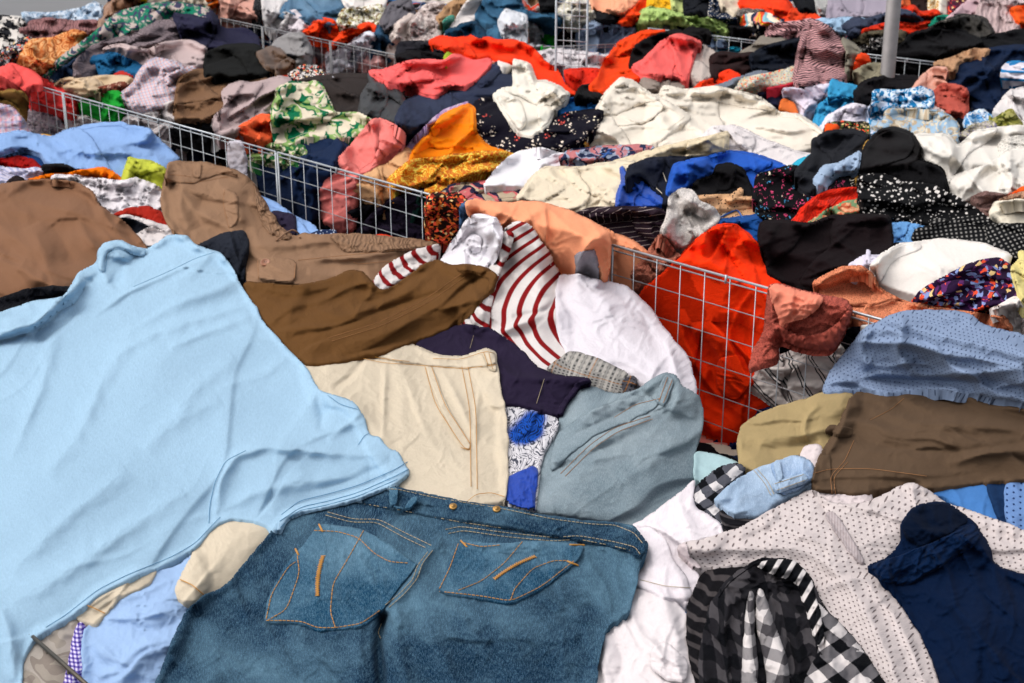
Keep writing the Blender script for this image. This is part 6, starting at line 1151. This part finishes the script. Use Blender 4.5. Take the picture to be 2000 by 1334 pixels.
def rivet(parent, x, y, r_):
    c = pos(x, y, float(sampleZ(ZB, np.array([x]), np.array([y]))[0]) + .002)
    o = lathe('rivet', [(r_, 0), (r_, r_ * .3), (r_ * .85, r_ * .42), (r_ * .6, r_ * .3), (r_ * .5, r_ * .55), (r_ * .2, r_ * .7), (.00001, r_ * .72)], BRASS, Vector(c) - parent.location, parent, 16)
    o.rotation_euler = (math.radians(25), 0, 0)
rivet(jeans, 885, 990, .0062); rivet(jeans, 970, 995, .0062)
# ------------------------------------------------------------------ light blue shirt
LB = M('jersey', '9ebcd2')
tee = g(1, 't_shirt', 'T-shirt', 'large light blue T-shirt spread over the left foreground',
  "-100,640 0,610 60,588 122,580 135,562 153,530 188,513 191,488 204,473 235,467 263,482 287,485 310,472 326,458 345,457 367,460 382,478 432,493 453,518 473,560 493,590 502,598 508,620 562,680 602,720 622,760 642,768 692,783 712,813 722,850 742,852 762,878 778,880 802,925 782,942 702,977 642,992 587,1002 562,1012 547,1042 500,1018 450,1013 421,1026 382,1070 332,1100 252,1132 192,1162 132,1212 72,1245 46,1285 42,1340 38,1430 -100,1430", LB,
  a=-42, h=9, w=90, p=.1, cr=0, wob=.6, rim=2, uwarp=.6, mi=.25, nf=12, sp=14,
  fl=[("0,650 70,632 110,590 140,570 160,545", 9, 16), ("80,655 120,625 160,580 175,560", 10, -26, 1), ("200,480 230,490 250,510 240,540", 9, 10), ("290,490 240,520 220,560", 10, -14), ("200,500 195,530 215,550", 9, 8), ("410,500 320,540 250,570 180,620", 5, 7), ("500,590 400,620 300,650 220,700", 12, 9), ("490,620 400,650 330,680", 9, 7), ("420,490 380,530 340,550", 10, 6),
      ("260,650 200,740 160,840 90,930", 16, 9), ("110,650 80,760 20,900", 12, 8), ("430,780 330,830 280,880", 16, 7), ("620,765 630,800 625,840", 10, -10), ("420,1020 430,940 460,890 520,870 640,885 760,890", 10, 14), ("430,1000 500,960 600,940 720,930", 16, 8), ("640,860 680,830 715,825", 7, 6), ("360,960 240,1040 130,1120 20,1180", 16, 9), ("250,920 130,1010 20,1120", 18, 8), ("460,700 380,760 340,820", 16, 6), ("0,1190 20,1240 30,1330", 12, 12), ("560,700 520,730 420,760", 10, 5), ("600,960 680,940 770,900", 8, -5)])
sheet('neckband', "-100,640 0,610 60,588 122,580 137,562 153,535 168,545 165,560 148,590 110,608 60,645 20,655 -100,690", LB, row=1, parent=tee, follow=True, lift=.003, h=3, w=20, a=-25, p=.12, q=3, wob=.5)
sheet('collar_band', "190,524 189,490 203,473 235,467 264,482 287,487 283,499 258,494 232,481 209,488 203,506 205,532", LB, row=1, parent=tee, follow=True, lift=.003, h=1, w=10, p=.1, q=2, wob=.4)
sheet('cuff', "600,998 640,990 702,975 782,940 801,925 797,912 770,925 700,955 640,972 585,984 562,992 545,1015 540,1036 547,1042 562,1012", LB, row=1, parent=tee, follow=True, lift=.0025, h=0, p=.06, q=2, wob=.4)
stitch(tee, ["550,1005 585,978 640,965 700,948 770,918 796,902", "546,1018 588,990 640,979 700,962 772,930 799,916", "548,1030 580,998 640,986 700,969 776,936"], THB, .0006, name='hem_seam')
stitch(tee, ["408,1022 410,985 420,940 440,900 480,880", "430,1010 420,1020 380,1062 330,1090 250,1122 190,1152 130,1200 90,1225", "640,772 665,790 700,800", "700,868 712,850 722,846", "260,560 330,530 380,505 420,492", "205,532 208,508 214,492 232,485 256,498 282,503"], THB, .0005, name='seam')
